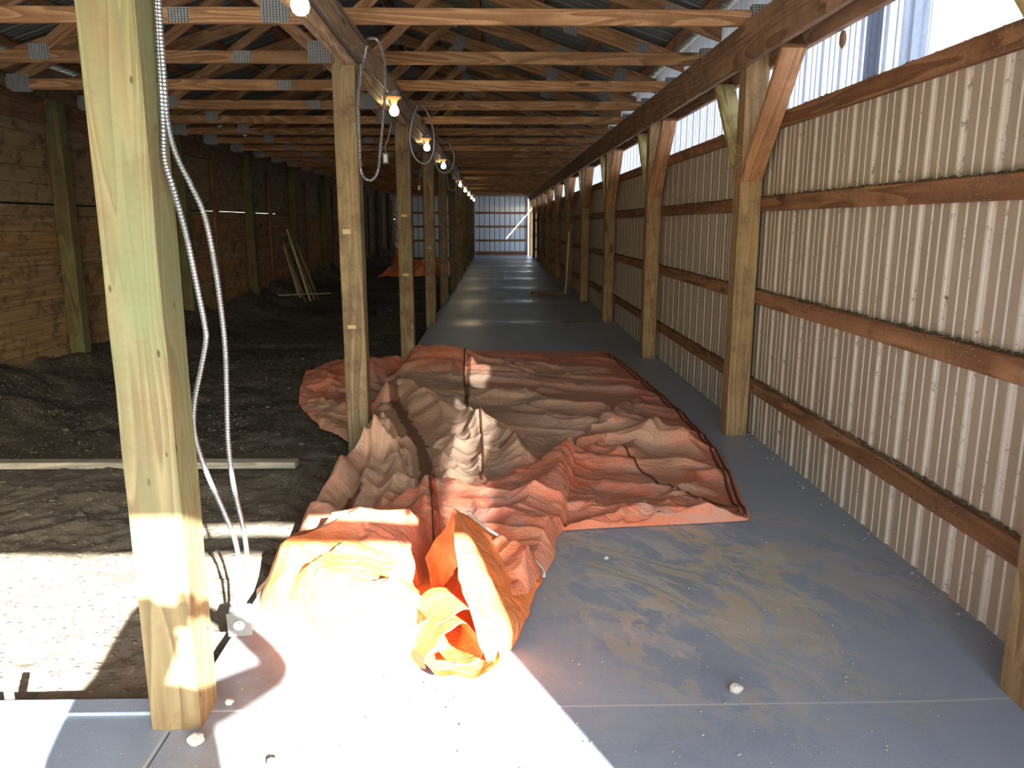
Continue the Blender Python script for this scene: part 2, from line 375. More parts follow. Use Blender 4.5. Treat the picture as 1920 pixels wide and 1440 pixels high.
def panelmat(name,tr,df,clear):
    m,nt,b=nodes(name); T=NT(nt); obj=T.n('ShaderNodeTexCoord').outputs['Object']
    at=T.n('ShaderNodeAttribute',attribute_name='rib').outputs['Fac']
    n=T.noise(T.n('ShaderNodeMapping',{'Vector':obj,'Scale':(1,6,1)}).outputs[0],2.0,5,.65); n2=T.noise(obj,40,3,.7)
    d=T.ramp(T.math('ADD',T.math('MULTIPLY',n,.6),T.math('MULTIPLY',n2,.4)),[(.42,1.0),(.62,.45)])
    c=T.mix(d,tuple(x*.5 for x in tr),tr); c=T.mix(T.math('MULTIPLY',at,.5),c,tuple(min(1,x*1.1) for x in tr))
    t=T.n('ShaderNodeBsdfTranslucent',{'Color':c}).outputs[0]
    df_=T.n('ShaderNodeBsdfDiffuse',{'Color':tuple(df)+(1,)}).outputs[0]
    tp=T.n('ShaderNodeBsdfTransparent',{'Color':(.8,.9,1,1)}).outputs[0]
    a=T.n('ShaderNodeMixShader',{0:.25,1:t,2:df_}).outputs[0]
    a=T.n('ShaderNodeMixShader',{0:clear,1:a,2:tp}).outputs[0]
    T.link(a,nt.nodes['Material Output'].inputs['Surface']); return m
M['panel']=panelmat('milky_fibreglass_panel',(.125,.145,.19),(.42,.47,.55),.0)
M['panel_clear']=panelmat('clear_fibreglass_panel',(.5,.55,.62),(.5,.55,.6),.12)
def plankmat():
    m,nt,b=nodes('rough_wall_planks'); T=NT(nt); tc=T.n('ShaderNodeTexCoord'); obj=tc.outputs['Object']
    at=T.n('ShaderNodeAttribute',attribute_name='plank').outputs['Fac']
    sh=T.n('ShaderNodeCombineXYZ',{'X':0.0,'Y':T.math('MULTIPLY',at,37.0),'Z':0.0}).outputs[0]
    vec=T.n('ShaderNodeVectorMath',{0:obj,1:sh},operation='ADD').outputs[0]
    g=T.noise(T.n('ShaderNodeMapping',{'Vector':vec,'Scale':(1,.8,30)}).outputs[0],1.0,4,.6,.5)
    wn=T.n('ShaderNodeTexWhiteNoise',{'W':at},noise_dimensions='1D').outputs['Value']
    c=T.ramp(g,[(.3,srgb(96,80,58)),(.5,srgb(120,101,76)),(.7,srgb(140,120,92))])
    c=T.mix(T.ramp(wn,[(.55,0.0),(.9,.55)]),c,srgb(136,94,60))
    z=T.n('ShaderNodeSeparateXYZ',{0:obj}).outputs[2]
    up=T.n('ShaderNodeMapRange',{'Value':z,'From Min':1.5,'From Max':1.62}).outputs[0]
    c=T.mix(T.math('MULTIPLY',up,.6),c,srgb(112,106,90))
    d=T.ramp(T.noise(T.n('ShaderNodeMapping',{'Vector':obj,'Scale':(1,1,1.6)}).outputs[0],5,7,.72,.6),[(.5,0.0),(.62,1.0)])
    c=T.mix(T.math('MULTIPLY',d,.7),c,srgb(58,48,38))
    T.link(c,b.inputs['Base Color']); b.inputs['Roughness'].default_value=.9; b.inputs['Specular IOR Level'].default_value=.15
    T.link(T.bump(g,.5,.005),b.inputs['Normal']); return m
M['plank']=plankmat()
def tarpmat():
    m,nt,b=nodes('orange_poly_tarp'); T=NT(nt); obj=T.n('ShaderNodeTexCoord').outputs['Object']
    da=T.n('ShaderNodeAttribute',attribute_name='dirt').outputs['Fac']; wa=T.n('ShaderNodeAttribute',attribute_name='mud').outputs['Fac']
    n1=T.noise(obj,2.2,6,.65,.8); n2=T.noise(T.rs(obj,.3,(1,2.6,1)),4,7,.72,.6)
    n3=T.noise(obj,30,4,.7)
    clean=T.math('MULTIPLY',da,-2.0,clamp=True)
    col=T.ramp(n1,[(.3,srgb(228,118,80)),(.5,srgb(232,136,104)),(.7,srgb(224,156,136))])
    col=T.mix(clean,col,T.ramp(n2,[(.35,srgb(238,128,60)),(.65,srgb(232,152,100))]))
    dm=T.math('ADD',T.math('MULTIPLY',n2,.85),T.math('MULTIPLY',n3,.22))
    dm=T.math('ADD',dm,T.math('MULTIPLY',da,.62))
    film=T.ramp(dm,[(.46,0.0),(.62,.45),(.90,.86),(1.0,.9)])
    dustc=T.mix(n1,srgb(202,164,132),srgb(176,156,132))
    col=T.mix(film,col,dustc)
    grey=T.math('MULTIPLY',T.ramp(T.noise(obj,3.6,6,.7,1.2),[(.56,0.0),(.64,1.0)]),T.math('MULTIPLY',T.math('SUBTRACT',1.0,clean),.5))
    col=T.mix(grey,col,srgb(176,164,156))
    mud=T.ramp(T.math('ADD',T.math('MULTIPLY',T.noise(obj,6,5,.6,.8),.6),T.math('MULTIPLY',wa,.6)),[(.56,0.0),(.64,1.0)])
    col=T.mix(T.math('MULTIPLY',mud,.85),col,srgb(104,66,40))
    T.link(col,b.inputs['Base Color'])
    T.link(T.n('ShaderNodeMapRange',{'Value':film,'To Min':.38,'To Max':.75}).outputs[0],b.inputs['Roughness'])
    b.inputs['Specular IOR Level'].default_value=.4
    w=T.noise(T.rs(obj,.35,(1,2.2,1)),8,5,.6,1.2)
    w2=T.noise(obj,42,4,.6,1.6)
    cre=T.math('ABSOLUTE',T.math('SUBTRACT',w,.5)); cr2=T.math('ABSOLUTE',T.math('SUBTRACT',T.noise(T.rs(obj,-.25,(1,1.7,1)),19,3,.55,.9),.5))
    nrm=T.bump(T.math('ADD',T.math('ADD',T.math('MULTIPLY',w,.6),T.math('MULTIPLY',cre,-1.2)),T.math('ADD',T.math('MULTIPLY',w2,.12),T.math('MULTIPLY',cr2,-.55))),.75,.014)
    T.link(nrm,b.inputs['Normal'])
    tl=T.n('ShaderNodeBsdfTranslucent',{'Color':T.mix(.5,col,srgb(240,90,20))}).outputs[0]
    mx=T.n('ShaderNodeMixShader',{0:.12,1:b.outputs[0],2:tl}).outputs[0]
    T.link(mx,nt.nodes['Material Output'].inputs['Surface']); return m
M['tarp']=tarpmat()
M['seam']=plain('brown_stitching',srgb(104,56,30),.8,.4,80)
M['hem']=plain('tarp_hem',srgb(190,92,56),.6,.3,30,.003)
M['grit']=plain('grey_grit',srgb(146,142,134),.9,.25,60)
M['stone']=plain('pale_stone',srgb(182,178,170),.85,.25,60,.004)
M['outside']=plain('sunlit_gravel_yard',srgb(168,160,146),.95,.25,3,.02)
M['front']=plain('front_wall_boards',srgb(150,138,120),.9,.2,4)
M['straw']=plain('dry_straw',srgb(176,146,100),.9,.3,40)
M['skin']=plain('skin',srgb(205,160,132),.5,.06,20)
M['shirt']=plain('blue_shirt',srgb(60,78,104),.85,.15,30)
M['jeans']=plain('denim',srgb(52,60,80),.9,.15,30)
M['hair']=plain('brown_hair',srgb(60,44,32),.8,.2,60)

# ------------------------------------------------------------------ SETTING
def dirt_h(X,Y):
    b=-.10+.045*fbm(X*.9,Y*.9,3,5)+.03*fbm(X*4.5,Y*4.5,3,9)+.012*fbm(X*17,Y*17,2,21)
    w=np.clip((-3.3-X)/1.0,0,1.3)
    b=b+w*w*(.26+.20*fbm(X*1.1,Y*.8,3,33))
    e=np.clip((X+1.15)/.22,0,1); b=b-.06*e
    return b
# dirt floor of the left bays
xs=np.concatenate([np.linspace(-4.47,-.9,190)]); ys=[2.1]
while ys[-1]<YEND+.1: ys.append(ys[-1]+.018+.0045*(ys[-1]-2))
ys=np.array(ys); XX,YY=np.meshgrid(xs,ys); ZZ=dirt_h(XX,YY)
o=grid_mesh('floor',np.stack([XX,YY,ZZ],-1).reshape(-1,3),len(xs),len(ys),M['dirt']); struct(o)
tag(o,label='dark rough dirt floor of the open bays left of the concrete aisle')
# concrete aisle + front apron
def slab_h(X,Y):
    q=(Y-2.077)/SP*2*np.pi; z=(.011*np.cos(q)+.004*np.cos(2*q+.6))*np.clip((Y-4.5)/8,0,1)*.9+.0015*fbm(X*1.2,Y*1.2,2,3)
    z=z+np.clip((X-1.3)/.45,0,1)*.012
    return z
xs=np.linspace(-.93,WALLR+.02,60); ys=np.concatenate([np.linspace(YFRONT,4,120),np.linspace(4.05,YEND+.05,760)])
XX,YY=np.meshgrid(xs,ys); ZZ=slab_h(XX,YY)
ed=(XX<-.929); 
o=grid_mesh('floor',np.stack([XX,YY,ZZ],-1).reshape(-1,3),len(xs),len(ys),M['concrete']); struct(o)
tag(o,label='smooth blue-grey concrete aisle floor')
b=MB(); b.quad([(-.93,2.134,0),(-.93,2.134,-.3),(-.93,YEND,-.3),(-.93,YEND,0)]); struct(b.build('floor',M['concrete']))
b=MB()
b.beam((-2.72,YFRONT,-.15),(-2.72,2.134,-.15),3.56,.3,ch=.006)
struct(b.build('floor',M['concrete']))
b=MB(); b.beam((-2.72,2.095,.006),(-1.0,2.095,.004),.07,.012,ch=.003); struct(b.build('trim_1',M['concrete']))
# yard outside
b=MB(); b.quad([(-60,-60,-.31),(60,-60,-.31),(60,90,-.31),(-60,90,-.31)]); struct(b.build('ground',M['outside']))
b=MB(); b.quad([(-14,-30,-.012),(14,-30,-.012),(14,YFRONT,-.012),(-14,YFRONT,-.012)]); struct(b.build('ground',M['outside']))

# ribbed sheet builder : runs along axis 'y' (walls) ; profile offset outward
def rib_profile(L0,L1,pitch=.2286,maj=.009,mn=.004):
    P=[]; k0=int(math.floor(L0/pitch))-1
    for k in range(k0,int(L1/pitch)+2):
        c=k*pitch
        P+=[(c-.026,0,0),(c-.013,maj,1),(c+.013,maj,1),(c+.026,0,0)]
        for q in (.083,.146): P+=[(c+q-.008,0,0),(c+q-.003,mn,.9),(c+q+.003,mn,.9),(c+q+.008,0,0)]
    P=[p for p in P if L0<p[0]<L1]
    return [(L0,0,0)]+P+[(L1,0,0)]
def ribbed(name,fn,L0,L1,rows,m,**kw):
    """fn(t,row,off)->point ; rows list of row params"""
    P=rib_profile(L0,L1,**kw); V=[];A=[]
    for r in rows:
        for t,off,a in P: V.append(fn(t,r,off)); A.append(a)
    o=grid_mesh(name,np.array(V,float),len(P),len(rows),m,attr={'rib':np.array(A,float)},smooth=False)
    return struct(o)
GIRT_TOP=[.403,.993,1.587,2.072]; GH=.089
o=ribbed('wall_right',lambda t,z,f:(WALLR+.001+f,t,z),YFRONT,32.6,[-.02,.4,1.0,1.6,2.035],M['sheet'])
tag(o,label='dusty cream ribbed steel wall along the right side')
o=ribbed('window_1',lambda t,z,f:(WALLR+.004+f,t,z),YFRONT,3.52,[2.03,2.5,2.985],M['panel_clear'])
o=ribbed('window_2',lambda t,z,f:(WALLR+.007+f,t,z),3.70,32.1,[2.03,2.5,2.985],M['panel'])
o=ribbed('window_4',lambda t,z,f:(WALLR+.007+f,t,z),32.1,YEND,[2.175,2.5,2.985],M['panel'])
o=ribbed('window_3',lambda t,z,f:(WALLR+.012+f,t,z),3.28,3.86,[2.03,2.5,2.985],M['panel'])
ribbed('added_fill_panel',lambda t,z,f:(WALLR+.001+f,t,z),32.6,YEND-.3,[-.02,1,2.0],M['panel'])  # translucent panel added in the last bay so daylight brightens the end wall
# left wall planks: one continuous wall, a slit of light at 1.6 m
V=[];Fc=[];A=[]
zs=[];z=-.3;i=0
while z<2.7:
    h=.165+.02*((i*7)%5-2)/2
    if 1.58<z+h<1.75: h=1.60-z
    zs.append((z,z+h)); z=z+h
    if abs(z-1.60)<1e-6: z+=.016
    i+=1
for i,(a,c) in enumerate(zs):
    y=-1.06; k=0
    while y<YEND:
        y1=min(YEND,y+ (3.048 if (i%2==0 or k) else 1.524)); off=random.uniform(0,.012)
        g=.004
        x=WALLL+off; bb=len(V)
        tilt=random.uniform(-.004,.004)
        V+=[(x,y+g/2,a+g/2+tilt),(x,y1-g/2,a+g/2-tilt),(x+tilt,y1-g/2,c-g/2),(x,y+g/2,c-g/2),(x-.03,y,a),(x-.03,y1,a),(x-.03,y1,c),(x-.03,y,c)]
        Fc+=[(bb,bb+1,bb+2,bb+3),(bb+4,bb+7,bb+6,bb+5),(bb,bb+4,bb+5,bb+1),(bb+1,bb+5,bb+6,bb+2),(bb+2,bb+6,bb+7,bb+3),(bb+3,bb+7,bb+4,bb)]
        A+=[i*.731+k*.377]*8; y=y1; k+=1
me=bpy.data.meshes.new('wall_left'); me.from_pydata(V,[],Fc); me.update(); at=me.attributes.new('plank','FLOAT','POINT'); at.data.foreach_set('value',A); me.materials.append(M['plank'])
o=bpy.data.objects.new('wall_left',me); COL.objects.link(o); struct(o); tag(o,label='horizontal rough plank wall on the far left with a slit of daylight')
b=MB(); b.beam((WALLL-.06,-1.06,.9),(WALLL-.06,YEND,.9),.01,1.4245,ch=.0003)
for a_,b__,zb in ((-1.06,12.3,1.60),(12.3,16.4,1.6148),(16.4,YEND,1.60)):
    b.beam((WALLL-.06,a_,(zb+2.965)/2),(WALLL-.06,b__,(zb+2.965)/2),.01,2.965-zb,ch=.0003)
struct(b.build('wall_left',M['front']))
# top plate of left wall
b=MB(); b.beam((WALLL+.02,YFRONT,2.50),(WALLL+.02,YEND,2.50),.045,.235); o=struct(b.build('trim_2',M['stud']))
# back wall
o=ribbed('wall_back',lambda t,z,f:(t,YEND+f,z),WALLL,1.50,[-.1,1.2,2.6],M['sheet_end'])
tag(o,label='white ribbed steel end wall closing the far end of the aisle')
b=MB(); b.quad([(WALLL-.02,YEND+.03,2.5),(WALLR+.3,YEND+.03,2.5),(WALLR+.3,YEND+.03,2.72),(RIDGE,YEND+.03,3.98),(WALLL-.02,YEND+.03,2.72)]); struct(b.build('wall_back',M['front']))
b=MB(); b.quad([(1.555,YEND+.03,-.1),(1.80,YEND+.03,-.1),(1.80,YEND+.03,2.5),(1.555,YEND+.03,2.5)]); struct(b.build('wall_back',M['front']))
# front wall with the door opening the daylight comes through
DR,DL,DH=1.63,-2.7,2.255
b=MB()
def wbox(x0,x1,z0,z1,t=.05): b.box(x0,x1,YFRONT-.05,YFRONT,z0,z1,ch=.002)
wbox(DR,WALLR+.05,-.1,2.9); wbox(WALLL-.05,DL,-.1,2.6)
wbox(DL,.9*0+.62,DH,2.9); 
wbox(.62,DR,DH,DH+.105); wbox(.62,DR,DH+.185,2.9)
y=YFRONT-.025; b.quad([(WALLL-.05,y,2.6),(WALLR+.05,y,2.6),(WALLR+.05,y,2.9),(RIDGE,y,3.97),(WALLL-.05,y,2.9)])
struct(b.build('wall_front',M['front']))
# roof: ribbed sheets on both slopes
TCZ=2.87; SL=1/3
def roofz(X): return TCZ+.085+.04+(WALLR-X)*SL if X>RIDGE else TCZ+.085+.04+(X-WALLL)*SL
o=ribbed('ceiling',lambda t,x,f:(x,t,roofz(x)+.012-f),YFRONT-.3,YEND+.2,[RIDGE,0,WALLR+.34],M['sheet_roof']); tag(o,label='ribbed galvanised roof slope over the aisle')
o=ribbed('ceiling',lambda t,x,f:(x,t,roofz(x)+.012-f),YFRONT-.3,YEND+.2,[WALLL-.34,-3,RIDGE-1e-4],M['sheet_roof']); tag(o,label='ribbed galvanised roof slope over the left bays')

# ------------------------------------------------------------------ POSTS
def post(name,x0,x1,y0,z0,z1,m,label,group,tags=(),notch=0):
    b=MB(); n=14; cx=(x0+x1)/2; cy=y0+PW/2; org=(cx,cy,z0)
    off=random.random()*9; w=x1-x0; c=.005
    prof=[(-w/2+c,-PW/2),(w/2-c,-PW/2),(w/2,-PW/2+c),(w/2,PW/2-c),(w/2-c,PW/2),(-w/2+c,PW/2),(-w/2,PW/2-c),(-w/2,-PW/2+c)]
    per=[0]
    for i in range(8): a=prof[i];d=prof[(i+1)%8]; per.append(per[-1]+math.hypot(d[0]-a[0],d[1]-a[1]))
    for k in range(n+1):
        t=k/n; z=z0+(z1-z0)*t
        for px,py in prof: b.v.append((px+random.uniform(-.0012,.0012),py+random.uniform(-.0012,.0012),z-z0))
    for k in range(n):
        for i in range(8):
            j=(i+1)%8; b.f.append((k*8+i,k*8+j,(k+1)*8+j,(k+1)*8+i))
            u0=off+(z1-z0)*k/n;u1=off+(z1-z0)*(k+1)/n; b.uv.append([(u0,off+per[i]),(u0,off+per[i+1]),(u1,off+per[i+1]),(u1,off+per[i])])
    b.f.append(tuple(n*8+i for i in range(8))); b.uv.append([(0,0)]*8)
    if notch: b.beam((-w/2+(w-notch)/2,0,z1-z0),(-w/2+(w-notch)/2,0,HT-.005-z0),w-notch,PW-.002,up=(0,1,0))
    root=b.build(name,m); root.location=org
    tag(root,label,'post',group)
    for (tz,tw,th,dx,mm) in tags:
        q=MB(); q.beam((dx-tw/2,-PW/2-.001,tz),(dx+tw/2,-PW/2-.001,tz),.003,th,ch=.0005)
        for s in (-1,1): q.lathe((dx+s*tw*.36,-PW/2-.0025,tz),[(th*.28,-.001),(th*.2,-.003)],8,'y')
        q.build('paper_tag',mm,root)
    return root
M['tag']=plain('faded_paper_tag',srgb(176,160,116),.9,.25,200)
for k in range(11):
    y0=POST0+SP*k
    mt=M['post_new'] if k==0 else M['post_old']
    tg=[]
    if k==1: tg=[(.88,.055,.024,-.012,M['tag']),(1.49,.05,.03,-.02,M['tag'])]
    if k==2: tg=[(1.02,.06,.024,0,M['tag']),(1.62,.06,.024,0,M['tag'])]
    if k==3: tg=[(1.2,.05,.024,0,M['tag'])]
    lb='thick square yellow-green treated post nearest the camera at the left' if k==0 else (
       'brown weathered square post standing in the orange tarp' if k==1 else
       'square wooden post, %s from the camera in the row left of the aisle'%ORD[k])
    post('wooden_post',LPX0,LPX1,y0,-.12 if k else -.02,HB,mt,lb,'posts along the left side of the aisle',tg,notch=.079)
for k in range(12):
    y0=POST0+SP*k-(.17 if k==11 else 0)
    lb='partly seen wooden post cut off by the right edge of the photo' if k==0 else 'square wooden wall post, %s from the camera along the right wall'%ORD[k]
    post('wooden_post',RPX0,RPX1,y0,-.02,2.61,M['post_right'],lb,'posts along the right wall')
for k in range(2,11):
    y0=POST0+SP*k
    post('wooden_post',-4.435,-4.29,y0,-.3,2.61,M['post_dark'],'dark greenish square post, %s along the left plank wall'%ORD[k-2],'dark posts along the left plank wall')
for k in range(2,11):
    y0=POST0+SP*(k+.5)
    b=MB(); b.beam((0,0,0),(0,0,2.8),.038,.19,up=(0,1,0),bow=.004)
    if k>2 or True:
        o=b.build('wall_stud',M['stud']); o.location=(-4.41,y0,-.3)
        tag(o,'reddish vertical board between dark posts, %s along the left plank wall'%ORD[k-2],'stud','reddish boards on the left plank wall')

# ------------------------------------------------------------------ HEADERS, BRACES, GIRTS
def header(x_in,x_out,label,hm=None):
    root=empty('header_beam',((x_in+x_out)/2,YFRONT,HB)); tag(root,label,'beam')
    for xc in (x_in,x_out):
        b=MB(); ys=[YFRONT]+[POST0+PW/2+SP*2*i for i in range(0,6)]+[YEND]
        for a,c in zip(ys[:-1],ys[1:]):
            b.beam((xc-root.location.x,a-YFRONT+.001,(HT-HB)/2),(xc-root.location.x,c-YFRONT-.001,(HT-HB)/2),.038,HT-HB)
        b.build('plank',hm or M['header'],root)
    return root
header(LPX1-.0195,LPX1-.0585,'long header beam carrying the trusses above the left row of posts and light bulbs',M['header_left'])
header(RPX0-.019,RPX1+.019,'long dark header beam running along the top of the right wall posts')
for k in range(11):
    yc=POST0+PW/2+SP*k
    for s,nm in ((-1,'near'),(1,'far')):
        if k==0 and s==-1: continue
        b=MB()
        y0=yc+s*(PW/2-.02); y1=yc+s*(PW/2+.58)
        xc=(RPX0+RPX1)/2
        yo=yc
        b.beam((0,y0-yo,1.69-1.69),(0,y1-yo,2.37-1.69),.135,.042,up=(0,-s*.7,.7) if False else (0,s*-.7,.7))
        o=b.build('knee_brace',M['brace'] if s==-1 else M['brace_pale']); o.location=(xc,yo,1.69)
        lb='sloping knee brace on the %s side of the %s post along the right wall'%(nm,ORD[k])
        tag(o,lb,'brace','knee braces under the right header beam')
rows=['lowest','second lowest','second highest','highest']
for r,zt in enumerate(GIRT_TOP):
    ys=[YFRONT]+[POST0+PW/2+SP*i for i in (1,3,5,7,9)]+[YEND-.42]
    if r==3: ys[-1]=YEND
    for i,(a,c) in enumerate(zip(ys[:-1],ys[1:])):
        b=MB(); b.beam((0,0,0),(0,c-a-.003,0),.038,GH,bow=.0015)
        o=b.build('wall_girt',M['girt']); o.location=(WALLR-.0195,a+.0015,zt-GH/2)
        tag(o,'brown rail in the %s row on the right wall, %s length from camera'%(rows[r],ORD[i]),'rail','horizontal rails on the right wall')
# end wall girts and skirt
for r,z in enumerate((.67,1.28,1.88)):
    for s,(x0,x1,w) in enumerate(((LPX1,1.50,'right of the aisle posts'),(WALLL+.05,LPX0-.02,'left of the aisle posts'))):
        b=MB(); b.beam((0,0,0),(x1-x0,0,0),.038,.09); o=b.build('wall_girt',M['girt']); o.location=(x0,YEND-.02,z)
        tag(o,'%s horizontal rail on the white end wall, %s'%(('lowest','middle','highest')[r],w),'rail','rails on the far end wall')
b=MB(); b.beam((LPX1,YEND-.025,.09),(1.50,YEND-.025,.09),.04,.19); o=b.build('skirt_board',M['girt']); tag(o,'wide board along the foot of the white end wall','board')
b=MB(); b.beam((1.47,YEND-.03,0),(1.47,YEND-.03,2.4),.05,.06,up=(0,1,0)); o=b.build('corner_stud',M['girt']); tag(o,'upright at the right edge of the end wall beside the bright gap','stud')

# ------------------------------------------------------------------ TRUSSES
def make_truss():
    root=empty('roof_truss',(RIDGE,0,HT)); O=Vector((RIDGE,0,HT))
    def bm(name,p,q,h=.089,m=M['truss']):
        b=MB(); b.beam(Vector(p)-O,Vector(q)-O,.038,h); return b.build(name,m,root)
    bm('bottom_chord',(WALLL-.02,0,HT+.047),(WALLR+.02,0,HT+.047),.094)
    tz=lambda X: TCZ+((WALLR-X) if X>RIDGE else (X-WALLL))*SL
    bm('top_chord',(WALLR+.32,0,tz(WALLR+.32)),(RIDGE,0,tz(RIDGE)),.14)
    bm('top_chord',(WALLL-.32,0,TCZ-.32*SL),(RIDGE,0,tz(RIDGE)),.14)
    J=[]
    B0=(RIDGE,0,HT+.09)
    TR=(-.42,0,tz(-.42)-.05); TL=(-2.28,0,tz(-2.28)-.05)
    bm('web',B0,TR); bm('web',B0,TL)
    BL=(-3.45,0,HT+.09); bm('web',BL,TL)
    bm('web',(WALLL+.1,0,HT+.1),(-3.4,0,tz(-3.4)-.05))
    bm('heel_block',(1.66,0,HT+.09),(1.66,0,tz(1.66)-.05),.14); bm('heel_block',(WALLL+.09,0,HT+.09),(WALLL+.09,0,tz(WALLL+.09)-.05),.14)
    bm('king_post',(RIDGE+.03,0,HT+.09),(RIDGE+.03,0,tz(RIDGE)-.05))
    def plate(x,z,w,h,rot=0):
        b=MB(); n=7
        for s in (-1,1):
            y=s*.0205
            # pressed plate with rows of teeth
            b.beam((x-RIDGE-w/2*math.cos(rot),y,z-HT-w/2*math.sin(rot)),(x-RIDGE+w/2*math.cos(rot),y,z-HT+w/2*math.sin(rot)),.0025,h,ch=.0005)
            if s==-1:
                for i in range(n):
                    t=(i+.5)/n-.5
                    cx=x-RIDGE+t*w*math.cos(rot); cz=z-HT+t*w*math.sin(rot)
                    b.beam((cx+h*.46*math.sin(rot),y-.002,cz-h*.46*math.cos(rot)),(cx-h*.46*math.sin(rot),y-.002,cz+h*.46*math.cos(rot)),w/n*.45,.003,up=(0,1,0),ch=.0008)
        b.build('nail_plate',M['plate'],root)
    plate(RIDGE+.02,HT+.085,.17,.16); plate(-1.92,HT+.047,.13,.088); plate(-3.45,HT+.08,.15,.12)
    plate(1.66,HT+.06,.13,.13); plate(WALLL+.12,HT+.06,.20,.15)
    a=-math.atan(SL)
    plate(-.42,tz(-.42)-.04,.13,.17,a); plate(-2.28,tz(-2.28)-.04,.13,.17,-a)
    plate(.72,tz(.72)-.02,.13,.15,a); plate(1.36,tz(1.36)-.02,.12,.14,a); plate(RIDGE,tz(RIDGE)-.03,.22,.15)
    return root
T0=5.11; TS=1.2192
proto=make_truss(); ti=0
for k in range(25):
    o=proto if k==0 else copy_tree(proto)
    o.location=(RIDGE,T0+TS*k+.02,HT)
    tag(o,'orange-brown wooden roof truss with metal plates, %s from the camera'%ORD[k],'truss','roof trusses')
# purlins
i=0
pl=[('right',x) for x in (1.62,1.02,.42,-.18,-.78,-1.25)]+[('left',x) for x in (-4.33,-3.73,-3.13,-2.53,-1.95,-1.45)]
cnt={'right':0,'left':0}
for side,x in pl:
    z=TCZ+.07/math.cos(math.atan(SL))+.012+((WALLR-x) if side=='right' else (x-WALLL))*SL
    b=MB(); b.beam((0,0,0),(0,YEND-YFRONT-.1,0),.089,.034,up=(SL*(1 if side=='right' else -1),0,1))
    o=b.build('roof_purlin',M['girt']); o.location=(x,YFRONT+.05,z+.008)
    tag(o,'long purlin under the roof steel, %s up from the eave on the %s slope'%(ORD[cnt[side]],side),'purlin','roof purlins'); cnt[side]+=1

# ------------------------------------------------------------------ BULBS AND CONDUIT
def make_fixture(lit=True):
    root=empty('light_fixture',(0,0,0))
    b=MB(); b.lathe((-.006,0,.055),[(.05,-.02),(.054,-.017),(.054,.017),(.05,.02)],8); b.beam((-.05,0,.055),(-.02,0,.055),.05,.04); b.build('junction_box',M['galv'],root)
    b=MB(); b.lathe((0,0,0),[(.024,-.02),(.026,0),(.058,.026),(.060,.033),(.05,.036)],20); b.build('lampholder',M['porcelain'],root,True)
    b=MB(); b.lathe((0,0,-.075),[(.002,-.040),(.018,-.037),(.032,-.025),(.038,-.005),(.036,.012),(.026,.030),(.017,.045),(.015,.058)],18); b.build('bulb',M['bulb'] if lit else M['white'],root,True)
    return root
fx=make_fixture(); n=0
for k in range(10):
    if k==4: continue
    o=fx if n==0 else copy_tree(fx)
    o.location=(-.795,3.45+SP*k,2.375)
    lb='lit bare bulb in a dusty lampholder at the top edge of the photo' if k==0 else 'lit bare bulb on the left header beam, %s lit one from the camera'%ORD[n]
    tag(o,lb,'lamp','lit bulbs along the left header beam'); n+=1
fx2=make_fixture(False); fx2.location=(-.795,3.45+SP*4,2.375); tag(fx2,'unlit lampholder among the lit bulbs on the left header beam','lamp')
def crspline(pts,step):
    P=[Vector(p) for p in pts]; P=[P[0]*2-P[1]]+P+[P[-1]*2-P[-2]]; out=[]
    for i in range(1,len(P)-2):
        a,b_,c,d=P[i-1],P[i],P[i+1],P[i+2]; n=max(2,int((c-b_).length/step))
        for k in range(n):
            t=k/n; out.append(.5*((2*b_)+(c-a)*t+(2*a-5*b_+4*c-d)*t*t+(3*b_-a-3*c+d)*t**3))
    out.append(P[-2]); return out
def cable(name,pts,r,label,step=.004,rib=.32,seg=8,cat='conduit',group=None,m=None):
    b=MB(); pts=crspline(pts,step); org=tuple(pts[0]); b.tube(pts,r,seg,rib)
    o=b.build(name,m or M['flex'],None,not rib,org); tag(o,label,cat,group); return o
# two drop conduits beside the nearest post
A=[atY(x,y,Y) for x,y,Y in ((281,-30,2.10),(286,60,2.09),(291,150,2.08),(298,240,2.07),(309,300,2.06),(327,360,2.05),(349,440,2.06),(368,530,2.10),(384,610,2.14),(386,640,2.16),(377,690,2.18),(364,760,2.20),(366,820,2.22),(389,890,2.25),(420,960,2.29),(440,1010,2.33),(450,1070,2.35),(449,1138,2.37))]
B=[atY(x,y,Y) for x,y,Y in ((296,-30,2.10),(301,60,2.09),(307,140,2.08),(314,230,2.08),(330,290,2.10),(357,345,2.12),(382,400,2.14),(398,470,2.17),(412,560,2.2),(422,650,2.23),(425,730,2.25),(428,830,2.28),(438,910,2.31),(455,985,2.34),(463,1040,2.36),(463,1090,2.37),(457,1138,2.375))]
for P_ in (A,B):
    for v in P_:
        if v.z>1.2: v.x=max(v.x,-.838)
cable('flexible_conduit',A,.0085,'ribbed metal conduit hanging closest to the nearest post, sagging against it','conduits hanging beside the nearest post' and .0045,cat='conduit',group='conduits dropping to the outlet box')
cable('flexible_conduit',B,.0085,'ribbed metal conduit bowing farther from the nearest post, on the right of the pair',.0045,cat='conduit',group='conduits dropping to the outlet box')
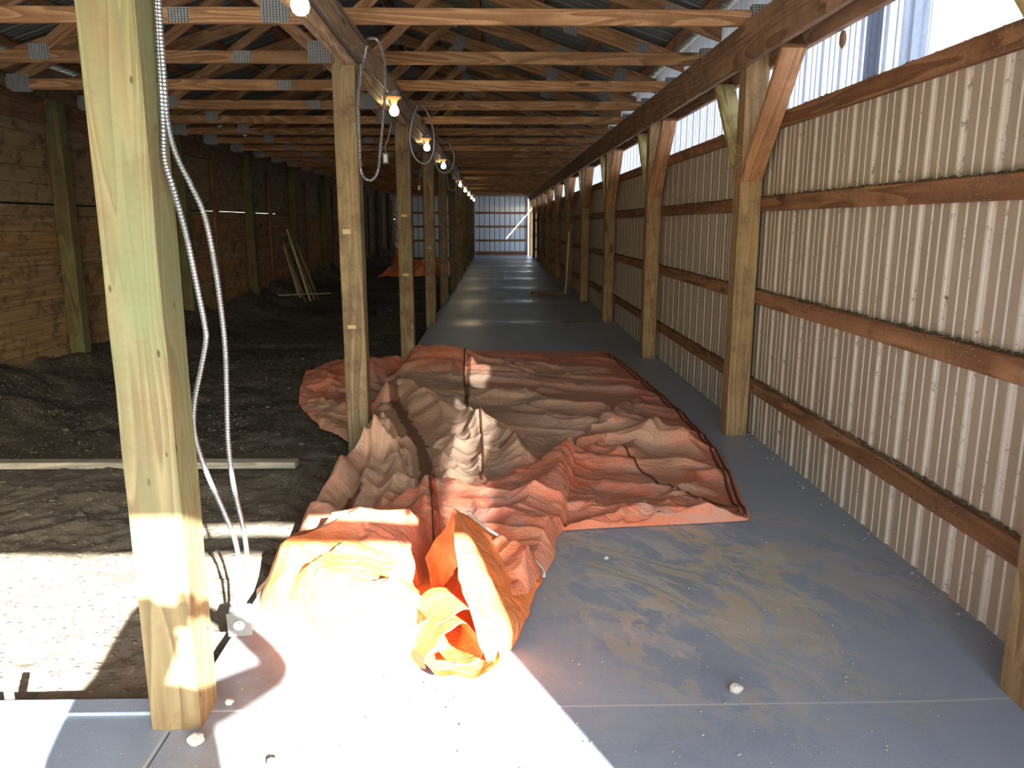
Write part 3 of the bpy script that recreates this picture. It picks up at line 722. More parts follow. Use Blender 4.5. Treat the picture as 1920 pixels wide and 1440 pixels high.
# outlet box at their end
bc=atY(451,1163,2.385)
root=empty('outlet_box',tuple(bc)); root.rotation_euler=(.15,.0,.12)
tag(root,'grey metal outlet box hanging at the end of two conduits just above the floor','outlet')
b=MB(); b.beam((0,-.02,0),(0,.03,0),.072,.085,ch=.006); b.build('box_body',M['galv'],root)
b=MB(); b.beam((0,-.0235,0),(0,-.0205,0),.076,.09,ch=.001); b.build('cover_plate',M['galv'],root)
b=MB(); b.lathe((0,-.026,.0),[(.019,.0),(.018,-.004),(.001,-.0045)],12,'y'); rc=b.build('receptacle',M['white'],root)
b=MB(); b.beam((-.006,-.0312,-.005),(-.006,-.0312,.007),.003,.001); b.beam((.007,-.0312,-.005),(.007,-.0312,.007),.003,.001); b.lathe((0,-.0306,.012),[(.002,0),(.002,-.001)],8,'y'); b.build('slot',M['black'],rc)
for s in (-.014,.010):
    b=MB(); b.tube([(s,.005,.042),(s,.005,.06)],.0115,10); b.build('connector',M['galv'],root)
# loops from the header
xf=-.795
def hp(x,y,Y): return atY(x,y,Y)
L1=[hp(690,72,4.85),hp(706,74,4.9),hp(716,95,4.93),hp(722,125,4.96),hp(722,170,4.97),hp(719,215,4.98),hp(714,270,4.98),hp(709,318,4.98),hp(698,337,4.97),hp(684,334,4.96),hp(676,315,4.96),hp(674,260,4.96),hp(672,200,4.96),hp(674,150,4.95),hp(683,110,4.92),hp(688,84,4.88)]
L2=[hp(676,120,4.90),hp(676,150,4.93),hp(671,180,4.95),hp(672,240,4.96),hp(675,300,4.97)]
for v in L1+L2: v.x=max(v.x,-.828 if v.z>2.36 else -.835)
cable('conduit_loop',L1,.0105,'long metal conduit loop hanging beside the post standing in the tarp',.006)
cable('conduit_strand',L2,.008,'short conduit strand beside the long loop on the second aisle post',.006)
L3=[hp(768,185,7.75),hp(780,197,7.9),hp(793,200,7.95),(hp(806,222,8.0)),hp(813,252,8.0),hp(812,285,8.0),hp(803,304,8.0),hp(790,306,8.0),hp(776,292,7.98),hp(768,265,7.97),hp(770,240,7.95),hp(776,215,7.93),hp(783,197,7.9)]
L4=[v for v in [hp(815,250,10.95),hp(825,262,11.0),hp(842,270,11.05),hp(851,290,11.08),hp(849,312,11.1),hp(840,323,11.1),hp(826,322,11.1),hp(816,305,11.08),hp(815,285,11.05),hp(822,262,11.0)]]
L5=[hp(832,300,13.9),hp(838,325,14.0),hp(841,352,14.1),hp(850,357,14.1),hp(857,345,14.1),hp(858,322,14.1),hp(850,305,14.0)]
L6=[hp(852,330,16.8),hp(855,360,17.1),hp(861,366,17.1),hp(867,358,17.1),hp(867,340,17.0)]
for L,w in ((L3,'third'),(L4,'fourth'),(L5,'fifth'),(L6,'sixth')):
    for v in L: v.x=max(v.x,-.828 if v.z>2.36 else -.83)
    cable('conduit_loop',L,.0095 if w=='third' else .011,'round conduit loop hanging from the header at the %s aisle post'%w,.02,0,6,group='round conduit loops on the left header')
# cables along the header face
for i,(z,lb) in enumerate(((2.585,'thin cable running along the upper edge of the left header beam'),(2.42,'metal conduit running along the lower part of the left header beam'))):
    pts=[]; y=2.2
    while y<34: pts.append((-.838+.004*math.sin(y*3.1),y,z+.018*math.sin(y*2.1+i)+(.0 if i else .01*math.sin(y*5)))); y+=.4
    cable('header_cable',pts,.0075 if i else .005,lb,.15,0,6,cat='cable',m=M['cable'])
# small hanging outlets behind the posts
for (x,y,Y,lb,top) in ((723,297,7.9,'small outlet box dangling on two wires left of the third aisle post',(735,225)),(786,352,13.8,'small outlet box dangling on a wire behind the third and fourth aisle posts',(791,310))):
    c=atY(x,y,Y); c.x-=.0; root=empty('hanging_outlet',tuple(c)); tag(root,lb,'outlet')
    b=MB(); b.beam((0,0,-.05),(0,0,.05),.055,.04,up=(0,1,0)); b.build('box_body',M['galv'],root)
    b=MB(); b.beam((0,-.022,-.035),(0,-.022,.035),.03,.004,up=(0,1,0)); b.build('receptacle',M['white'],root)
    b=MB(); e=atY(top[0],top[1],Y)-c
    e=Vector((e.x,0.0,HB+.01-c.z)) if e.z<HB-c.z else e
    b.tube(crspline([(0,0,.05),(.0,0,.12),(e.x*.4,0,e.z*.5),(e.x,0,e.z)],.03),.006,6); b.build('wire',M['flex'],root,True)

# ------------------------------------------------------------------ TARP
def ground_h(X,Y):
    s=1/(1+np.exp(-(X+.95)/.03)); s=np.where(Y<2.2,1.0,s)
    return s*slab_h(X,Y)+(1-s)*(dirt_h(X,Y)+.01)
NET=[
[(572,678),(660,657),(780,656),(900,658),(1020,659),(1140,660)],
[(562,712),(680,700),(800,698),(930,698),(1060,698),(1195,700)],
[(560,742),(690,745),(820,745),(960,745),(1100,745),(1248,745)],
[(600,780),(722,785),(850,785),(1000,785),(1150,785),(1290,785)],
[(652,803),(745,815),(870,818),(1020,820),(1180,822),(1325,822)],
[(702,822),(782,845),(890,850),(1040,855),(1200,860),(1355,860)],
[(668,852),(750,880),(870,890),(1030,900),(1210,905),(1377,900)],
[(610,905),(720,925),(860,935),(1030,945),(1215,945),(1392,940)],
[(562,965),(700,975),(850,980),(1020,984),(1220,988),(1402,978)],
[(530,1018),(670,1020),(820,1020),(950,1008),(1030,1002),(1058,997)],
[(478,1062),(640,1070),(780,1070),(900,1070),(980,1065),(1038,1052)],
[(484,1140),(620,1135),(760,1130),(880,1130),(955,1125),(1005,1108)],
[(560,1172),(660,1188),(770,1195),(860,1195),(930,1185),(985,1150)],
[(690,1225),(740,1235),(790,1240),(850,1242),(900,1235),(958,1205)],
[(845,1272),(856,1275),(868,1277),(880,1277),(892,1276),(905,1270)]]
NW=np.array([[tuple(G(x,y))[:2] for x,y in r] for r in NET])
def cr1(P,t):
    n=len(P); i=np.clip(np.floor(t).astype(int),0,n-2); f=(t-i)[:,None]
    f=f.reshape((-1,)+(1,)*(P.ndim-1))
    p0=P[np.clip(i-1,0,n-1)];p1=P[i];p2=P[i+1];p3=P[np.clip(i+2,0,n-1)]
    cr=.5*((2*p1)+(p2-p0)*f+(2*p0-5*p1+4*p2-p3)*f*f+(3*p1-p0-3*p2+p3)*f**3)
    li=p1*(1-f)+p2*f
    return cr*.3+li*.7
NU,NV=330,620
tv=np.linspace(0,len(NET)-1,NV); R1=cr1(NW,tv)                # NV,6,2
tu=np.linspace(0,5,NU); R2=cr1(np.swapaxes(R1,0,1),tu)         # NU,NV,2
TX=R2[:,:,0].T.copy(); TY=R2[:,:,1].T.copy()                   # NV,NU
UU,VV=np.meshgrid(tu/5,tv)
def segd(X,Y,poly):
    """distance to polyline, signed side, parameter"""
    best=np.full(X.shape,1e9); side=np.zeros(X.shape); par=np.zeros(X.shape); n=len(poly)-1
    for i in range(n):
        ax,ay=poly[i]; bx,by=poly[i+1]; dx,dy=bx-ax,by-ay; L2=dx*dx+dy*dy+1e-12
        t=np.clip(((X-ax)*dx+(Y-ay)*dy)/L2,0,1); px,py=ax+t*dx,ay+t*dy
        d=np.hypot(X-px,Y-py); s=np.sign(dx*(Y-ay)-dy*(X-ax))
        m=d<best; best=np.where(m,d,best); side=np.where(m,s,side); par=np.where(m,(i+t)/n,par)
    return best,side,par
def pw(pts,z): return [tuple(G(x,y,z))[:2] for x,y in pts]
RIDGES=[ # (pixels, height, width)
([(640,672),(700,660),(760,650),(830,664),(900,672)],.15,.42),
([(700,700),(790,690),(880,700),(1010,705)],.05,.16),
([(690,728),(760,728),(820,762),(880,785),(950,825),(1000,860)],.12,.17),
([(880,745),(1000,742),(1120,770),(1190,800)],.05,.16),
([(697,790),(694,812),(700,835)],.20,.09),([(700,790),(690,820),(655,865),(600,920),(545,1000)],.09,.12),
([(712,770),(745,830),(775,880),(800,925)],.07,.08),
([(720,800),(700,870),(650,960),(620,1010)],.06,.07),
([(745,845),(748,900),(720,965)],.05,.06),
([(650,880),(600,950),(560,1010)],.05,.07),
([(775,905),(790,940),(800,990)],.05,.06),
([(830,775),(850,830),(835,900)],.05,.07),
([(880,780),(902,850),(905,920)],.05,.05),
([(940,830),(985,870),(960,910)],.04,.07),
([(940,770),(1080,800),(1180,812),(1240,825)],.06,.13),
([(1165,862),(1185,838),(1220,816),(1290,832),(1330,850)],.075,.10),
([(1240,870),(1320,885),(1370,900)],.035,.06),
([(1110,900),(1200,915),(1300,925)],.04,.09),
([(1060,982),(1200,972),(1310,968),(1395,968)],.045,.07),
([(1060,720),(1150,728),(1190,735)],.03,.08),
([(590,690),(640,720),(655,760)],.05,.12),
([(570,745),(620,775),(650,790)],.06,.08),
([(520,1080),(600,1040),(700,1010),(800,990)],.13,.22),
([(520,1120),(640,1130),(760,1175),(850,1215)],.21,.26),
([(640,1070),(720,1090),(790,1130)],.10,.2),
([(960,990),(1010,950),(1050,880),(1075,835)],.06,.12),
([(930,1040),(990,1080),(1000,1110)],.07,.12),
]
VALLEYS=[([(735,745),(765,800),(792,845),(800,905),(806,925)],.16,.055),
([(725,770),(745,840),(770,900),(790,960)],.05,.03),
([(705,830),(675,900),(640,985)],.06,.03),
([(850,1000),(828,1060),(822,1110),(850,1150),(880,1195),(900,1240)],.30,.085)]
FLAP=[(640,1000),(700,965),(790,932),(900,915),(1000,878),(1080,830),(1068,920),(1056,990),(1040,1050)]
def tarp_h(X,Y,full=True):
    wxx=X+.05*fbm(X*3,Y*3,3,71); wyy=Y+.07*fbm(X*3,Y*3,3,72)
    h=np.zeros(X.shape)+.014
    for pts,a,w in RIDGES:
        d,s,p=segd(wxx,wyy,pw(pts,a*.7)); pr=np.exp(-(d/w)**2*1.3)*.65+np.exp(-(d/w)*2.6)*.35
        h+=a*pr*np.clip(np.minimum(p,1-p)*6+.35,0,1)
    # folded-over layer: sharp step along its edge
    d,s,p=segd(X+.015*fbm(X*9,Y*9,2,5),Y+.015*fbm(X*9,Y*9,2,6),pw(FLAP,.05)); inside=s<0
    lift=.075*np.where(inside,1-np.exp(-d/.016),0)*np.exp(-np.where(inside,d,0)/.9)
    h+=lift
    for pts,a,w in VALLEYS:
        d,s,p=segd(wxx,wyy,pw(pts,.03)); h-=a*np.exp(-(d/w)**2)*np.clip(np.minimum(p,1-p)*8+.3,0,1)
    # pleats radiating from where the cloth is bunched against the post
    ap=G(712,775,.1); dx=X-ap.x; dy=ap.y-Y; rr=np.hypot(dx,dy); th=np.arctan2(dx,dy)+.10*fbm(X*1.8,Y*1.8,2,19)+.05*fbm(X*6,Y*6,2,20)
    pm=np.clip(rr/.25,0,1)*np.clip((2.0-rr)/.8,0,1)*np.clip((.55-th)/.2,0,1)*np.clip(dy/.15,0,1)
    ph=th*13; cre=1-np.abs(np.sin(ph)); ph2=th*31+2*fbm(X*3,Y*3,2,23); 
    h+=pm*(.065*(cre**1.3)+.018*(1-np.abs(np.sin(ph2)))**1.5)
    # wrinkles, stretched across the aisle
    q=.35; Xr=X*math.cos(q)-Y*math.sin(q); Yr=X*math.sin(q)+Y*math.cos(q)
    w1=1-np.abs(fbm(Xr*1.5+.5*fbm(X*2,Y*2,2,4),Yr*2.4,3,41)); w2=1-np.abs(fbm(X*4.3,Y*6.2+.7*fbm(X*3,Y*3,2,8),3,52)); w3=1-np.abs(fbm(X*11,Y*14,3,63))
    amp=np.clip(.45+.9*fbm(X*.9,Y*.9,2,91),.15,1.1)
    h+=.060*(w1**4-.3)+.022*amp*(w2**4-.3)+.005*amp*(w3**3-.4)
    return h
W0=G(868,1226,.09)
EDGE=np.minimum(np.minimum(UU,1-UU)*5,np.minimum(VV*.7,(len(NET)-1-VV)*.9))
hh=tarp_h(TX,TY)
ef=np.clip(EDGE/.5,0,1)**.6
_q=W0; _t=(TX-_q.x)*-.31+(TY-_q.y)*.95; _s=np.abs((TX-_q.x)*.95+(TY-_q.y)*.31)
_dk=np.hypot(np.maximum(_s-.10,0),np.maximum(np.maximum(_t-.13,-.3-_t),0)); hh=hh*np.clip(_dk/.10+.12,0,1)
hz=np.maximum(hh,.008)*ef+.006
# keep clear of the post it lies around
TZ=ground_h(TX,TY)+hz
D=np.hypot(np.maximum(np.maximum(LPX0-TX,TX-LPX1),0),np.maximum(np.maximum(5.04-TY,TY-5.182),0))
dirtp=np.zeros(TX.shape)
def region(pts,a,soft=.25):
    P_=pw(pts,.03); ins=np.zeros(TX.shape,bool); n=len(P_)
    for i in range(n):
        x1,y1=P_[i];x2,y2=P_[(i+1)%n]
        c=((y1>TY)!=(y2>TY))&(TX<(x2-x1)*(TY-y1)/(y2-y1+1e-12)+x1); ins^=c
    d,_,_=segd(TX,TY,P_+[P_[0]]); sd=np.where(ins,d,-d)
    return a*np.clip(sd/soft+.5,0,1)
dirtp=np.maximum(dirtp,region([(700,690),(900,705),(1080,760),(1170,810),(1080,830),(1000,872),(800,925),(700,960),(600,1000),(640,880),(720,790)],.75))
dirtp=np.maximum(dirtp,region([(570,720),(650,745),(655,800),(600,780)],.55,.15))
dirtp=np.maximum(dirtp,region([(900,670),(1100,690),(1230,790),(1330,870),(1250,900),(1080,800),(900,730)],.42))
dirtp=np.maximum(dirtp,region([(1190,880),(1300,920),(1370,950),(1250,930)],.5,.15))
mudp=np.zeros(TX.shape)
for pts,w in (([(735,745),(765,800),(792,845),(800,905),(806,925)],.06),([(640,985),(675,930)],.04),([(880,690),(875,760)],.03),([(940,860),(985,860)],.03)):
    d,s,p=segd(TX,TY,pw(pts,.0)); mudp=np.maximum(mudp,.75*np.exp(-(d/w)**2))
# bright clean orange where the sun-lit roll is
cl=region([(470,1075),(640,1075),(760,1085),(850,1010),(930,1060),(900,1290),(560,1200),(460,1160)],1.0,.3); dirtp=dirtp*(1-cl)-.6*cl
VT=np.stack([TX,TY,TZ],-1).reshape(-1,3)
# drop cells that would pierce the post
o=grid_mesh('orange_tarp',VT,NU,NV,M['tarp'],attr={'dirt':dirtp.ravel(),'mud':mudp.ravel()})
tag(o,'big crumpled orange tarp, dusty and folded, spread over the concrete aisle','tarp')
tarp=o
import bmesh
bmx=bmesh.new(); bmx.from_mesh(o.data)
kill=[v for v in bmx.verts if LPX0-.012<v.co.x<LPX1+.012 and 5.03<v.co.y<5.195]
_c=W0; 
kill+=[v for v in bmx.verts if -.30<((v.co.x-_c.x)*-.31+(v.co.y-_c.y)*.95)<.13 and abs((v.co.x-_c.x)*.95+(v.co.y-_c.y)*.31)<.10] if True else []
bmesh.ops.delete(bmx,geom=kill,context='VERTS'); bmx.to_mesh(o.data); bmx.free()
def tz_at(x,y):
    a=np.array([[x]]);b_=np.array([[y]]); return float(ground_h(a,b_)[0,0]+max(tarp_h(a,b_)[0,0],.008)+.006)
def seam(pts,r,name='seam',m=None,flat=0,lift=.004,z=.05):
    P_=crspline([tuple(G(x,y,z)) for x,y in pts],.03); P2=[(p.x,p.y,tz_at(p.x,p.y)+lift) for p in P_]
    b=MB(); b.tube(P2,r,6); return b.build(name,m or M['seam'],tarp,True)
seam([(873,662),(870,700),(874,740),(882,775)],.009)
seam([(900,800),(905,850),(905,900)],.009)
seam([(1165,848),(1192,872),(1225,892),(1260,920),(1310,938),(1360,955),(1392,972)],.006,z=.04)
# hem along the right edge, following the same boundary
hb=MB(); pts=[]
for j in range(8,int(NV*8/14)-2,3):
    c=NU-1-9; pts.append((TX[j,c],TY[j,c],TZ[j,c]+.004))
hb.tube(pts,.008,6); hb.build('seam',M['seam'],tarp,True)
hb=MB(); pts=[(TX[j,NU-1-4],TY[j,NU-1-4],TZ[j,NU-1-4]+.004) for j in range(8,int(NV*8/14)-2,3)]
hb.tube(pts,.008,6); hb.build('seam',M['seam'],tarp,True)
# standing fold: a tent-like flap over the hollow, made of the same cloth
def sheetgrid(name,rows,nu,nv,noise_=.006,seed=1,thick=.002,dirt=.0):
    R=[np.array([tuple(p) for p in r]) for r in rows]; n=max(len(r) for r in R)
    A_=np.array(R); t=np.linspace(0,A_.shape[0]-1,nv); B_=cr1(A_,t); u=np.linspace(0,A_.shape[1]-1,nu); C_=cr1(np.swapaxes(B_,0,1),u); C_=np.swapaxes(C_,0,1)
    Q=C_.reshape(-1,3).copy()
    n1=fbm(Q[:,0]*9+seed,Q[:,1]*7,3,seed); n2=fbm(Q[:,0]*25,Q[:,1]*21+Q[:,2]*20,3,seed+3)
    Q[:,2]+=noise_*n1*1.5+noise_*.6*n2; Q[:,0]+=noise_*fbm(Q[:,1]*9,Q[:,2]*13,2,seed+5)*1.6
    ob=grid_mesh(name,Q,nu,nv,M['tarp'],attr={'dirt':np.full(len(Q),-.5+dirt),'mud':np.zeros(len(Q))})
    ob.parent=tarp
    sm=ob.modifiers.new('thickness','SOLIDIFY'); sm.thickness=thick
    return ob
def W(x,y,z): return G(x,y,z)
# ridge line from the apex (850,952) back-left lip ; right side falls to the floor
rows=[
 [W(851,953,.34),W(858,955,.33),W(880,975,.24),W(925,1005,.13),W(1000,1040,.06)],
 [W(853,1000,.33),W(872,1010,.31),W(905,1035,.22),W(950,1065,.11),W(1015,1085,.03)],
 [W(856,1050,.30),W(882,1065,.28),W(920,1090,.20),W(960,1110,.10),W(1002,1118,.02)],
 [W(868,1110,.26),W(895,1120,.24),W(930,1140,.17),W(965,1150,.09),W(992,1150,.015)],
 [W(885,1160,.22),W(905,1165,.20),W(935,1180,.14),W(960,1185,.08),W(976,1188,.01)],
 [W(903,1205,.16),W(915,1205,.15),W(932,1212,.11),W(948,1215,.06),W(960,1215,.01)],
 [W(915,1240,.09),W(918,1238,.08),W(924,1237,.06),W(932,1236,.03),W(940,1235,.008)]]
sheetgrid('standing_fold',rows,60,90,.008,3)
# back wall of the hollow under the apex
rows=[[W(851,953,.34),W(835,985,.25),W(812,1022,.16),W(800,1045,.12)],
      [W(853,1000,.32),W(838,1030,.2),W(822,1060,.10),W(806,1085,.06)],
      [W(856,1060,.28),W(846,1080,.14),W(832,1100,.05),W(812,1120,.03)]]
sheetgrid('hollow_lining',rows,36,36,.006,8)
# spiral open end of the roll
sp=[]; c0=W(866,1222,.115); ax=Vector((-.30,.85,-.22)).normalized(); e1=Vector((0,0,1)); e1=(e1-ax*e1.dot(ax)).normalized(); e2=ax.cross(e1)
rowsN=26; colsN=120; Q=[]
for j in range(rowsN):
    t=j/(rowsN-1)
    for i in range(colsN):
        a=i/(colsN-1); ang=-.6+a*2*math.pi*1.7; rr=(.125-.075*a)*(1+.10*math.sin(ang*3+1)+.05*math.sin(ang*7+t*3))*(1+.25*t*(1-a))
        cc=c0+ax*(t*.24+.035*a+.012*math.sin(ang*2))
        v=cc+e1*(math.cos(ang)*rr)*.95+e2*(math.sin(ang)*rr*1.15)
        Q.append((v.x,v.y,max(v.z,.012)))
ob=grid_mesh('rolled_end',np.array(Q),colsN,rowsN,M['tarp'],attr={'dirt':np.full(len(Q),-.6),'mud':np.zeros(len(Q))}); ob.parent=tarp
sm=ob.modifiers.new('thickness','SOLIDIFY'); sm.thickness=.002
# grey seam strip on the fold
hb=MB(); hb.tube(crspline([W(878,960,.325),W(905,985,.235),W(940,1008,.155),W(985,1035,.10),W(1018,1066,.06),W(1020,1082,.04)],.02),.006,6); hb.build('hem_strip',plain('grey_hem',srgb(170,166,160),.6,.15,40),tarp,True)
seam([(812,925),(818,960),(822,1000),(820,1015)],.012,'hem_strip',M['hem'],z=.08)
seam([(806,925),(810,960),(813,1000)],.006,z=.08)

# far orange tarp heap on the dirt
u=np.linspace(0,1,90); v=np.linspace(0,1,50); UU2,VV2=np.meshgrid(u,v)
x0,x1=-3.3,-1.35; y0,y1=22.6,26.2
FX=x0+(x1-x0)*UU2+.18*fbm(UU2*3,VV2*3,2,5); FY=y0+(y1-y0)*VV2+.4*fbm(UU2*4,VV2*2,2,9)
ee=np.clip(np.minimum(np.minimum(UU2,1-UU2),np.minimum(VV2,1-VV2))*7,0,1)**.7
FH=(.16+.30*np.exp(-((FX+3.0)/.22)**2-((FY-24.6)/.6)**2)*1.4+.14*(1-np.abs(fbm(FX*2.4,FY*1.6,3,14)))**3+.12*np.exp(-((FY-24.8)/.9)**2))*ee
FZ=dirt_h(FX,FY)+.02+FH
o=grid_mesh('orange_tarp',np.stack([FX,FY,FZ],-1).reshape(-1,3),90,50,M['tarp'],attr={'dirt':np.full(FX.size,-.25),'mud':np.zeros(FX.size)})
tag(o,'small bright orange tarp heaped on the dirt far down the left side','tarp')

# ------------------------------------------------------------------ LOOSE THINGS
def dz(x,y): return float(dirt_h(np.array([[x]]),np.array([[y]]))[0,0])
b=MB(); yb=4.74
b.beam((-4.0,yb+.03,.0),(-1.26,yb-.01,.0),.09,.042,up=(0,0,1)); z=max(dz(x,yb) for x in (-1.3,-1.9,-2.5,-3.1))+.012
o=b.build('loose_board',M['grey_lumber']); o.location=(0,0,z); tag(o,'long pale grey board lying flat across the dirt behind the nearest post','board')
# stake by the form edge
sb=G(27,1300,-.0); b=MB(); b.beam((0,0,-.1),(0,0,.055),.026,.012,up=(0,1,0)); o=b.build('wooden_stake',M['grey_lumber']); o.location=(sb.x,2.155,0); tag(o,'short pale stake standing at the slab edge, lower left','stake')
# leaning slats by the left wall
SL_=[((573,568),(530,452)),((582,566),(538,430)),((590,562),(541,445)),((563,560),(517,462)),((597,553),(556,458)),((560,572),(545,500))]
place=['longest of the thin slats leaning by the left plank wall','thin slat leaning second from the right in the bundle by the left wall','thin slat crossing the others in the leaning bundle by the left wall','leftmost thin slat of the bundle leaning by the left wall','rightmost thin slat of the bundle leaning by the left wall','shortest slat of the bundle leaning by the left wall']
for i,(p,q) in enumerate(SL_):
    Yb=15.4+.12*i; a=G(p[0],p[1],.0); a=atY(p[0],p[1],14.9+.1*i); a.z=dz(a.x,a.y)+.012; t=atY(q[0],q[1],15.5+.15*i)
    t.x=max(t.x,-4.26)
    b=MB(); b.beam((0,0,0),t-a,.045,.02,up=(0,1,0)); o=b.build('lumber_stick',M['grey_lumber' if i%2 else 'post_old']); o.location=a; tag(o,place[i],'slat','slats leaning by the left wall')
b=MB(); b.beam((0,0,0),(.95,.1,.03),.05,.02); o=b.build('lumber_stick',M['grey_lumber']); o.location=(-4.05,14.6,dz(-4.0,14.6)+.04); tag(o,'thin slat lying on the dirt at the foot of the leaning bundle','slat')
# black case on the dirt
c=G(720,590,-.08); root=empty('black_case',(c.x,c.y,dz(c.x,c.y))); root.rotation_euler=(0,0,.5)
tag(root,'small black case with a pale strip lying on the dirt between the posts','case')
b=MB(); b.beam((-.15,0,.05),(.15,0,.05),.16,.09,ch=.015); b.build('case_body',M['black'],root)
b=MB(); b.beam((.10,0,.097),(.112,0,.097),.165,.004); b.build('strap',M['white'],root)
# red-brown boards and white pole near the right wall
c=G(1070,553,.0); b=MB(); b.beam((-.34,0,.03),(.30,.12,.03),.12,.05); b.beam((-.36,.16,.025),(.05,.2,.025),.09,.04)
o=b.build('board_offcut',M['girt']); o.location=(1.10,c.y,0.004); tag(o,'reddish board offcut lying on the concrete by the right wall far down','board')
p0=G(1084,553,0); b=MB(); b.tube([(0,0,0),(.06,0,1.25)],.014,8); o=b.build('white_pole',M['white'],None,True); o.location=(1.43,p0.y,.012); tag(o,'thin white pole leaning upright at the right wall far down the aisle','pole')
# stones and crumbs on the slab
for i,(x,y,s,lb) in enumerate(((1380,1297,.020,'pale stone on the concrete at the lower right, just above the joint line'),(368,1394,.022,'brownish pebble on the concrete under the nearest post'),(1137,1048,.010,'tiny pale pebble just below the tarp edge'),(512,1436,.016,'tan pebble at the bottom edge of the photo'),(430,1320,.012,'small pebble right of the foot of the nearest post'))):
    c=G(x,y); b=MB(); b.blob((0,0,0),s,(1.1,.9,.75)); o=b.build('stone',M['stone']); o.location=(c.x,c.y,s*.6); tag(o,lb,'stone')
b=MB()
for i in range(420):
    if i<260: x,y=random.uniform(-.7,1.3),random.uniform(1.3,3.4)
    else:
        y=random.uniform(1.8,12); x=WALLR-.02-abs(random.gauss(0,.03))
    s=random.uniform(.0015,.0045)*(1.8 if i>=260 else 1); b.blob((x,y,s*.6+.002+max(0,min(1,(x-1.3)/.45))*.012),s,(1.2,1,.7),5,.3)
o=b.build('crumbs',M['grit']); tag(o,'scattered grit and crumbs on the concrete floor','grit',kind='stuff')
b=MB()
for i in range(1100):
    y=2.2+abs(random.gauss(0,1))*3.2; y+=.4*(4.55<y<4.95); x=random.uniform(-4.2,-1.05); s=random.uniform(.003,.009)*(1 if random.random()<.93 else 2.2)
    b.blob((x,y,dz(x,y)+s*.2),s,(1.2,1,.7),5,.3)
o=b.build('clods',plain('dry_clods',srgb(98,92,80),.95,.35,50)); tag(o,'clods and gravel scattered over the dirt floor','gravel',kind='stuff')
# nest on the upper right panel
c=atY(1580,74,3.75); t=(WALLR-.012)/c.x; 
d=ray(1580,74); t=(WALLR-.01)/d.x; c=Vector((0,0,CAMH))+d*t
b=MB(); b.blob((0,0,0),.03,(.6,.8,1.3),10,.2); o=b.build('mud_nest',plain('dried_mud',srgb(120,92,64),.95,.4,60,.01)); o.location=c; tag(o,'brown mud nest stuck on the translucent panel at the upper right','nest')
# straw and cobwebs caught on rails and braces
b=MB()
def strand(p,L,dirv,n=5,r=.0008):
    pts=[Vector(p)]; d=Vector(dirv).normalized()
    for i in range(n):
        d=(d+Vector((random.uniform(-.35,.35),random.uniform(-.5,.5),random.uniform(-.45,.35)))*.6).normalized(); pts.append(pts[-1]+d*L/n)
    b.tube(pts,r,3)
for i in range(260):
    r=random.choice([0,1,1,2,2,3]); y=1.6+abs(random.gauss(0,1))*2.8; z=GIRT_TOP[r]+.003
    strand((WALLR-random.uniform(.004,.036),y,z),random.uniform(.03,.12),(random.uniform(-.3,.1),random.uniform(-1,1),random.uniform(-.1,.9)))
for k in range(1,6):
    yc=POST0+PW/2+SP*k
    for i in range(46):
        t=random.random(); s=random.choice([-1,-1,1])
        strand((RPX0+random.uniform(-.01,.02),yc+s*(.06+.5*t),1.72+.6*t),random.uniform(.05,.18),(random.uniform(-.4,.2),random.uniform(-1,1),random.uniform(-1,.3)))
for i in range(120):
    y=2.5+random.random()*8; strand((-.846,y,HB+random.uniform(-.005,.03)),random.uniform(.03,.10),(.2,random.uniform(-1,1),-1))
o=b.build('straw_wisps',M['straw']); tag(o,'wisps of straw and cobweb caught on rails, braces and the header','straw',kind='stuff')
# ragged dirt sitting on the rails and at the wall foot
b=MB()
for r in (0,1,2,3):
    y=1.2
    while y<14:
        s=random.uniform(.004,.011); b.blob((WALLR-.005-s*.5,y,GIRT_TOP[r]+s*.3),s,(1,2.2,.8),5,.3); y+=random.uniform(.01,.05)
o=b.build('rail_dust',plain('packed_dust',srgb(96,80,62),.95,.3,60)); tag(o,'packed dust and droppings lying along the tops of the wall rails','dust',kind='stuff')

# ------------------------------------------------------------------ PHOTOGRAPHER (only the shadow is seen)
def skin_body(name,chains,m,parent=None,sub=2,root=0):
    verts=[];edges=[];rad=[];idx={}
    def vid(p):
        k=tuple(round(c,4) for c in p[:3])
        if k not in idx: idx[k]=len(verts); verts.append(p[:3]); rad.append(p[3])
        return idx[k]
    for ch in chains:
        for a,c in zip(ch[:-1],ch[1:]): edges.append((vid(a),vid(c)))
    me=bpy.data.meshes.new(name); me.from_pydata(verts,edges,[]); me.update()
    o=bpy.data.objects.new(name,me); COL.objects.link(o)
    md=o.modifiers.new('skin','SKIN'); 
    if not me.skin_vertices: 
        bpy.context.view_layer.objects.active=o
    sv=me.skin_vertices[0].data if me.skin_vertices else None
    if sv:
        for i,r in enumerate(rad): sv[i].radius=(r if not isinstance(r,tuple) else r[0], r if not isinstance(r,tuple) else r[1])
        sv[root].use_root=True
    md.use_smooth_shade=True
    s=o.modifiers.new('smooth','SUBSURF'); s.levels=sub; s.render_levels=sub
    me.materials.append(m)
    if parent: o.parent=parent
    return o
pel=(.13,-.50,.92,.17); 
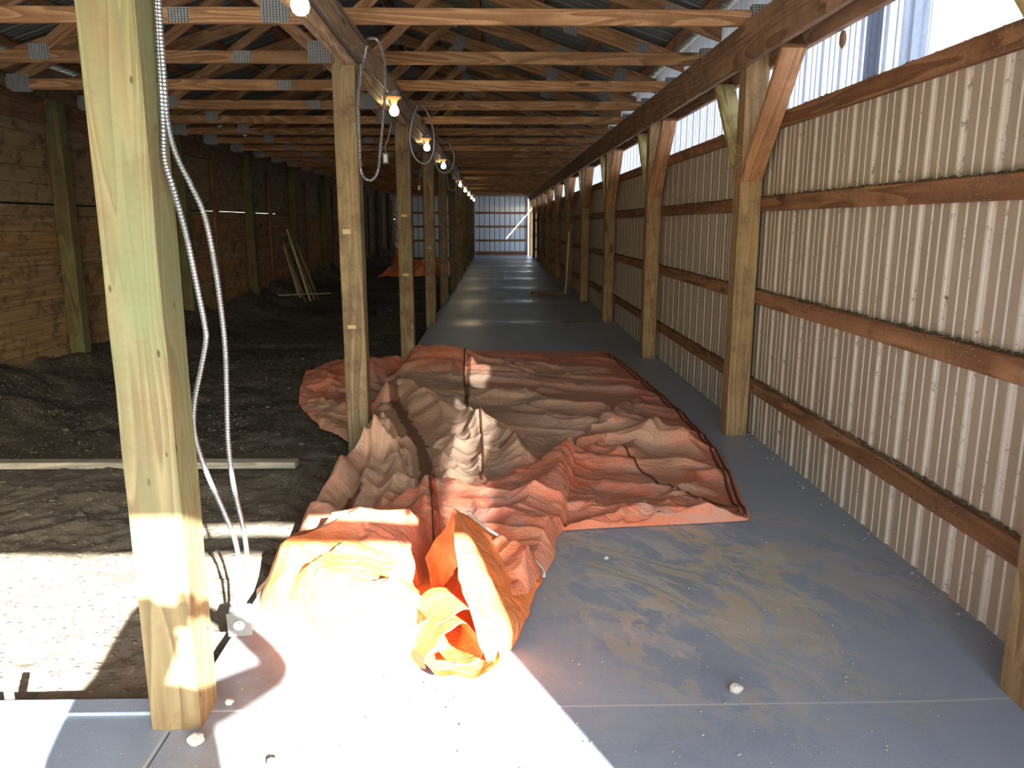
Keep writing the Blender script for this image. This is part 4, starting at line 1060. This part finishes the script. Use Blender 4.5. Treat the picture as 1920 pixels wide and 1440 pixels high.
body=skin_body('person',[
 [pel,(.14,-.49,1.08,.185),(.14,-.47,1.22,.18),(.11,-.46,1.33,.115),(.11,-.44,1.38,.06),(.11,-.43,1.42,.065),(.12,-.40,1.50,.095),(.12,-.41,1.56,.09)],
 [(.11,-.46,1.33,.115),(.30,-.46,1.335,.062),(.43,-.24,1.31,.045),(.445,-.22,1.325,.045),(.31,-.13,1.40,.042),(.15,-.065,1.45,.030),(.115,-.055,1.445,.03)],
 [(.11,-.46,1.33,.115),(-.05,-.46,1.33,.075),(-.14,-.36,1.14,.075),(-.15,-.33,1.15,.065),(-.115,-.17,1.31,.055),(-.115,-.075,1.385,.032),(-.105,-.06,1.40,.03)],
 [pel,(.22,-.50,.82,.09),(.24,-.48,.48,.06),(.25,-.52,.10,.042),(.25,-.42,.04,.04)],
 [pel,(.02,-.50,.82,.09),(.00,-.48,.48,.06),(-.01,-.52,.10,.042),(-.01,-.42,.04,.04)]],M['shirt'])
tag(body,'person holding up a phone, seen only as a shadow on post and floor','person')
b=MB(); b.blob((.11,-.43,1.56),.105,(.85,1.0,1.0),16,.03); b.build('hair',M['hair'],body,True)
for sx,(wx,wz) in ((1,(.105,1.44)),(-1,(-.10,1.40))):
    for i in range(4):
        bb=MB(); z=wz-.028+i*.019
        bb.tube(crspline([(wx,-.055,z),(wx-sx*.022,-.034,z+.002),(wx-sx*.045,-.030,z+.004),(wx-sx*.058,-.045,z+.004)],.006),lambda t:.0088-.002*t,8); bb.build('finger',M['skin'],body,True)
    bb=MB(); bb.tube(crspline([(wx,-.07,wz-.01),(wx-sx*.02,-.068,wz+.012),(wx-sx*.04,-.060,wz+.02)],.006),lambda t:.011-.003*t,8); bb.build('thumb',M['skin'],body,True)
root=b=MB(); b.beam((-.075,-.04,1.41),(.075,-.04,1.41),.008,.072,ch=.003); o=b.build('smartphone',M['black']); tag(o,'dark phone held up in both hands behind the lens','phone')

# ------------------------------------------------------------------ LIGHT
sd=bpy.data.lights.new('sun','SUN'); sd.energy=27.0; sd.angle=math.radians(.55); sd.color=(1,.97,.91)
so=bpy.data.objects.new('sun',sd); COL.objects.link(so)
dirv=Vector((-.457,1,-.521)).normalized(); so.rotation_euler=dirv.to_track_quat('-Z','Y').to_euler(); so.location=(8,-20,14)
w=bpy.data.worlds.new('sky'); S.world=w; w.use_nodes=True; nt=w.node_tree
sk=nt.nodes.new('ShaderNodeTexSky'); sk.sky_type='NISHITA'; sk.sun_disc=False; sk.sun_elevation=math.radians(25.4); sk.sun_rotation=math.radians(180-24.6)
bg=nt.nodes['Background']; nt.links.new(sk.outputs[0],bg.inputs[0]); bg.inputs[1].default_value=.5
vs=S.view_settings; vs.view_transform='Standard'; vs.look='None'; vs.gamma=1; vs.use_curve_mapping=False; vs.exposure=1.55
c=S.cycles; c.max_bounces=10; c.diffuse_bounces=6; c.glossy_bounces=3; c.transmission_bounces=4; c.transparent_max_bounces=8; c.caustics_reflective=False; c.caustics_refractive=False; c.sample_clamp_indirect=8; c.use_denoising=True
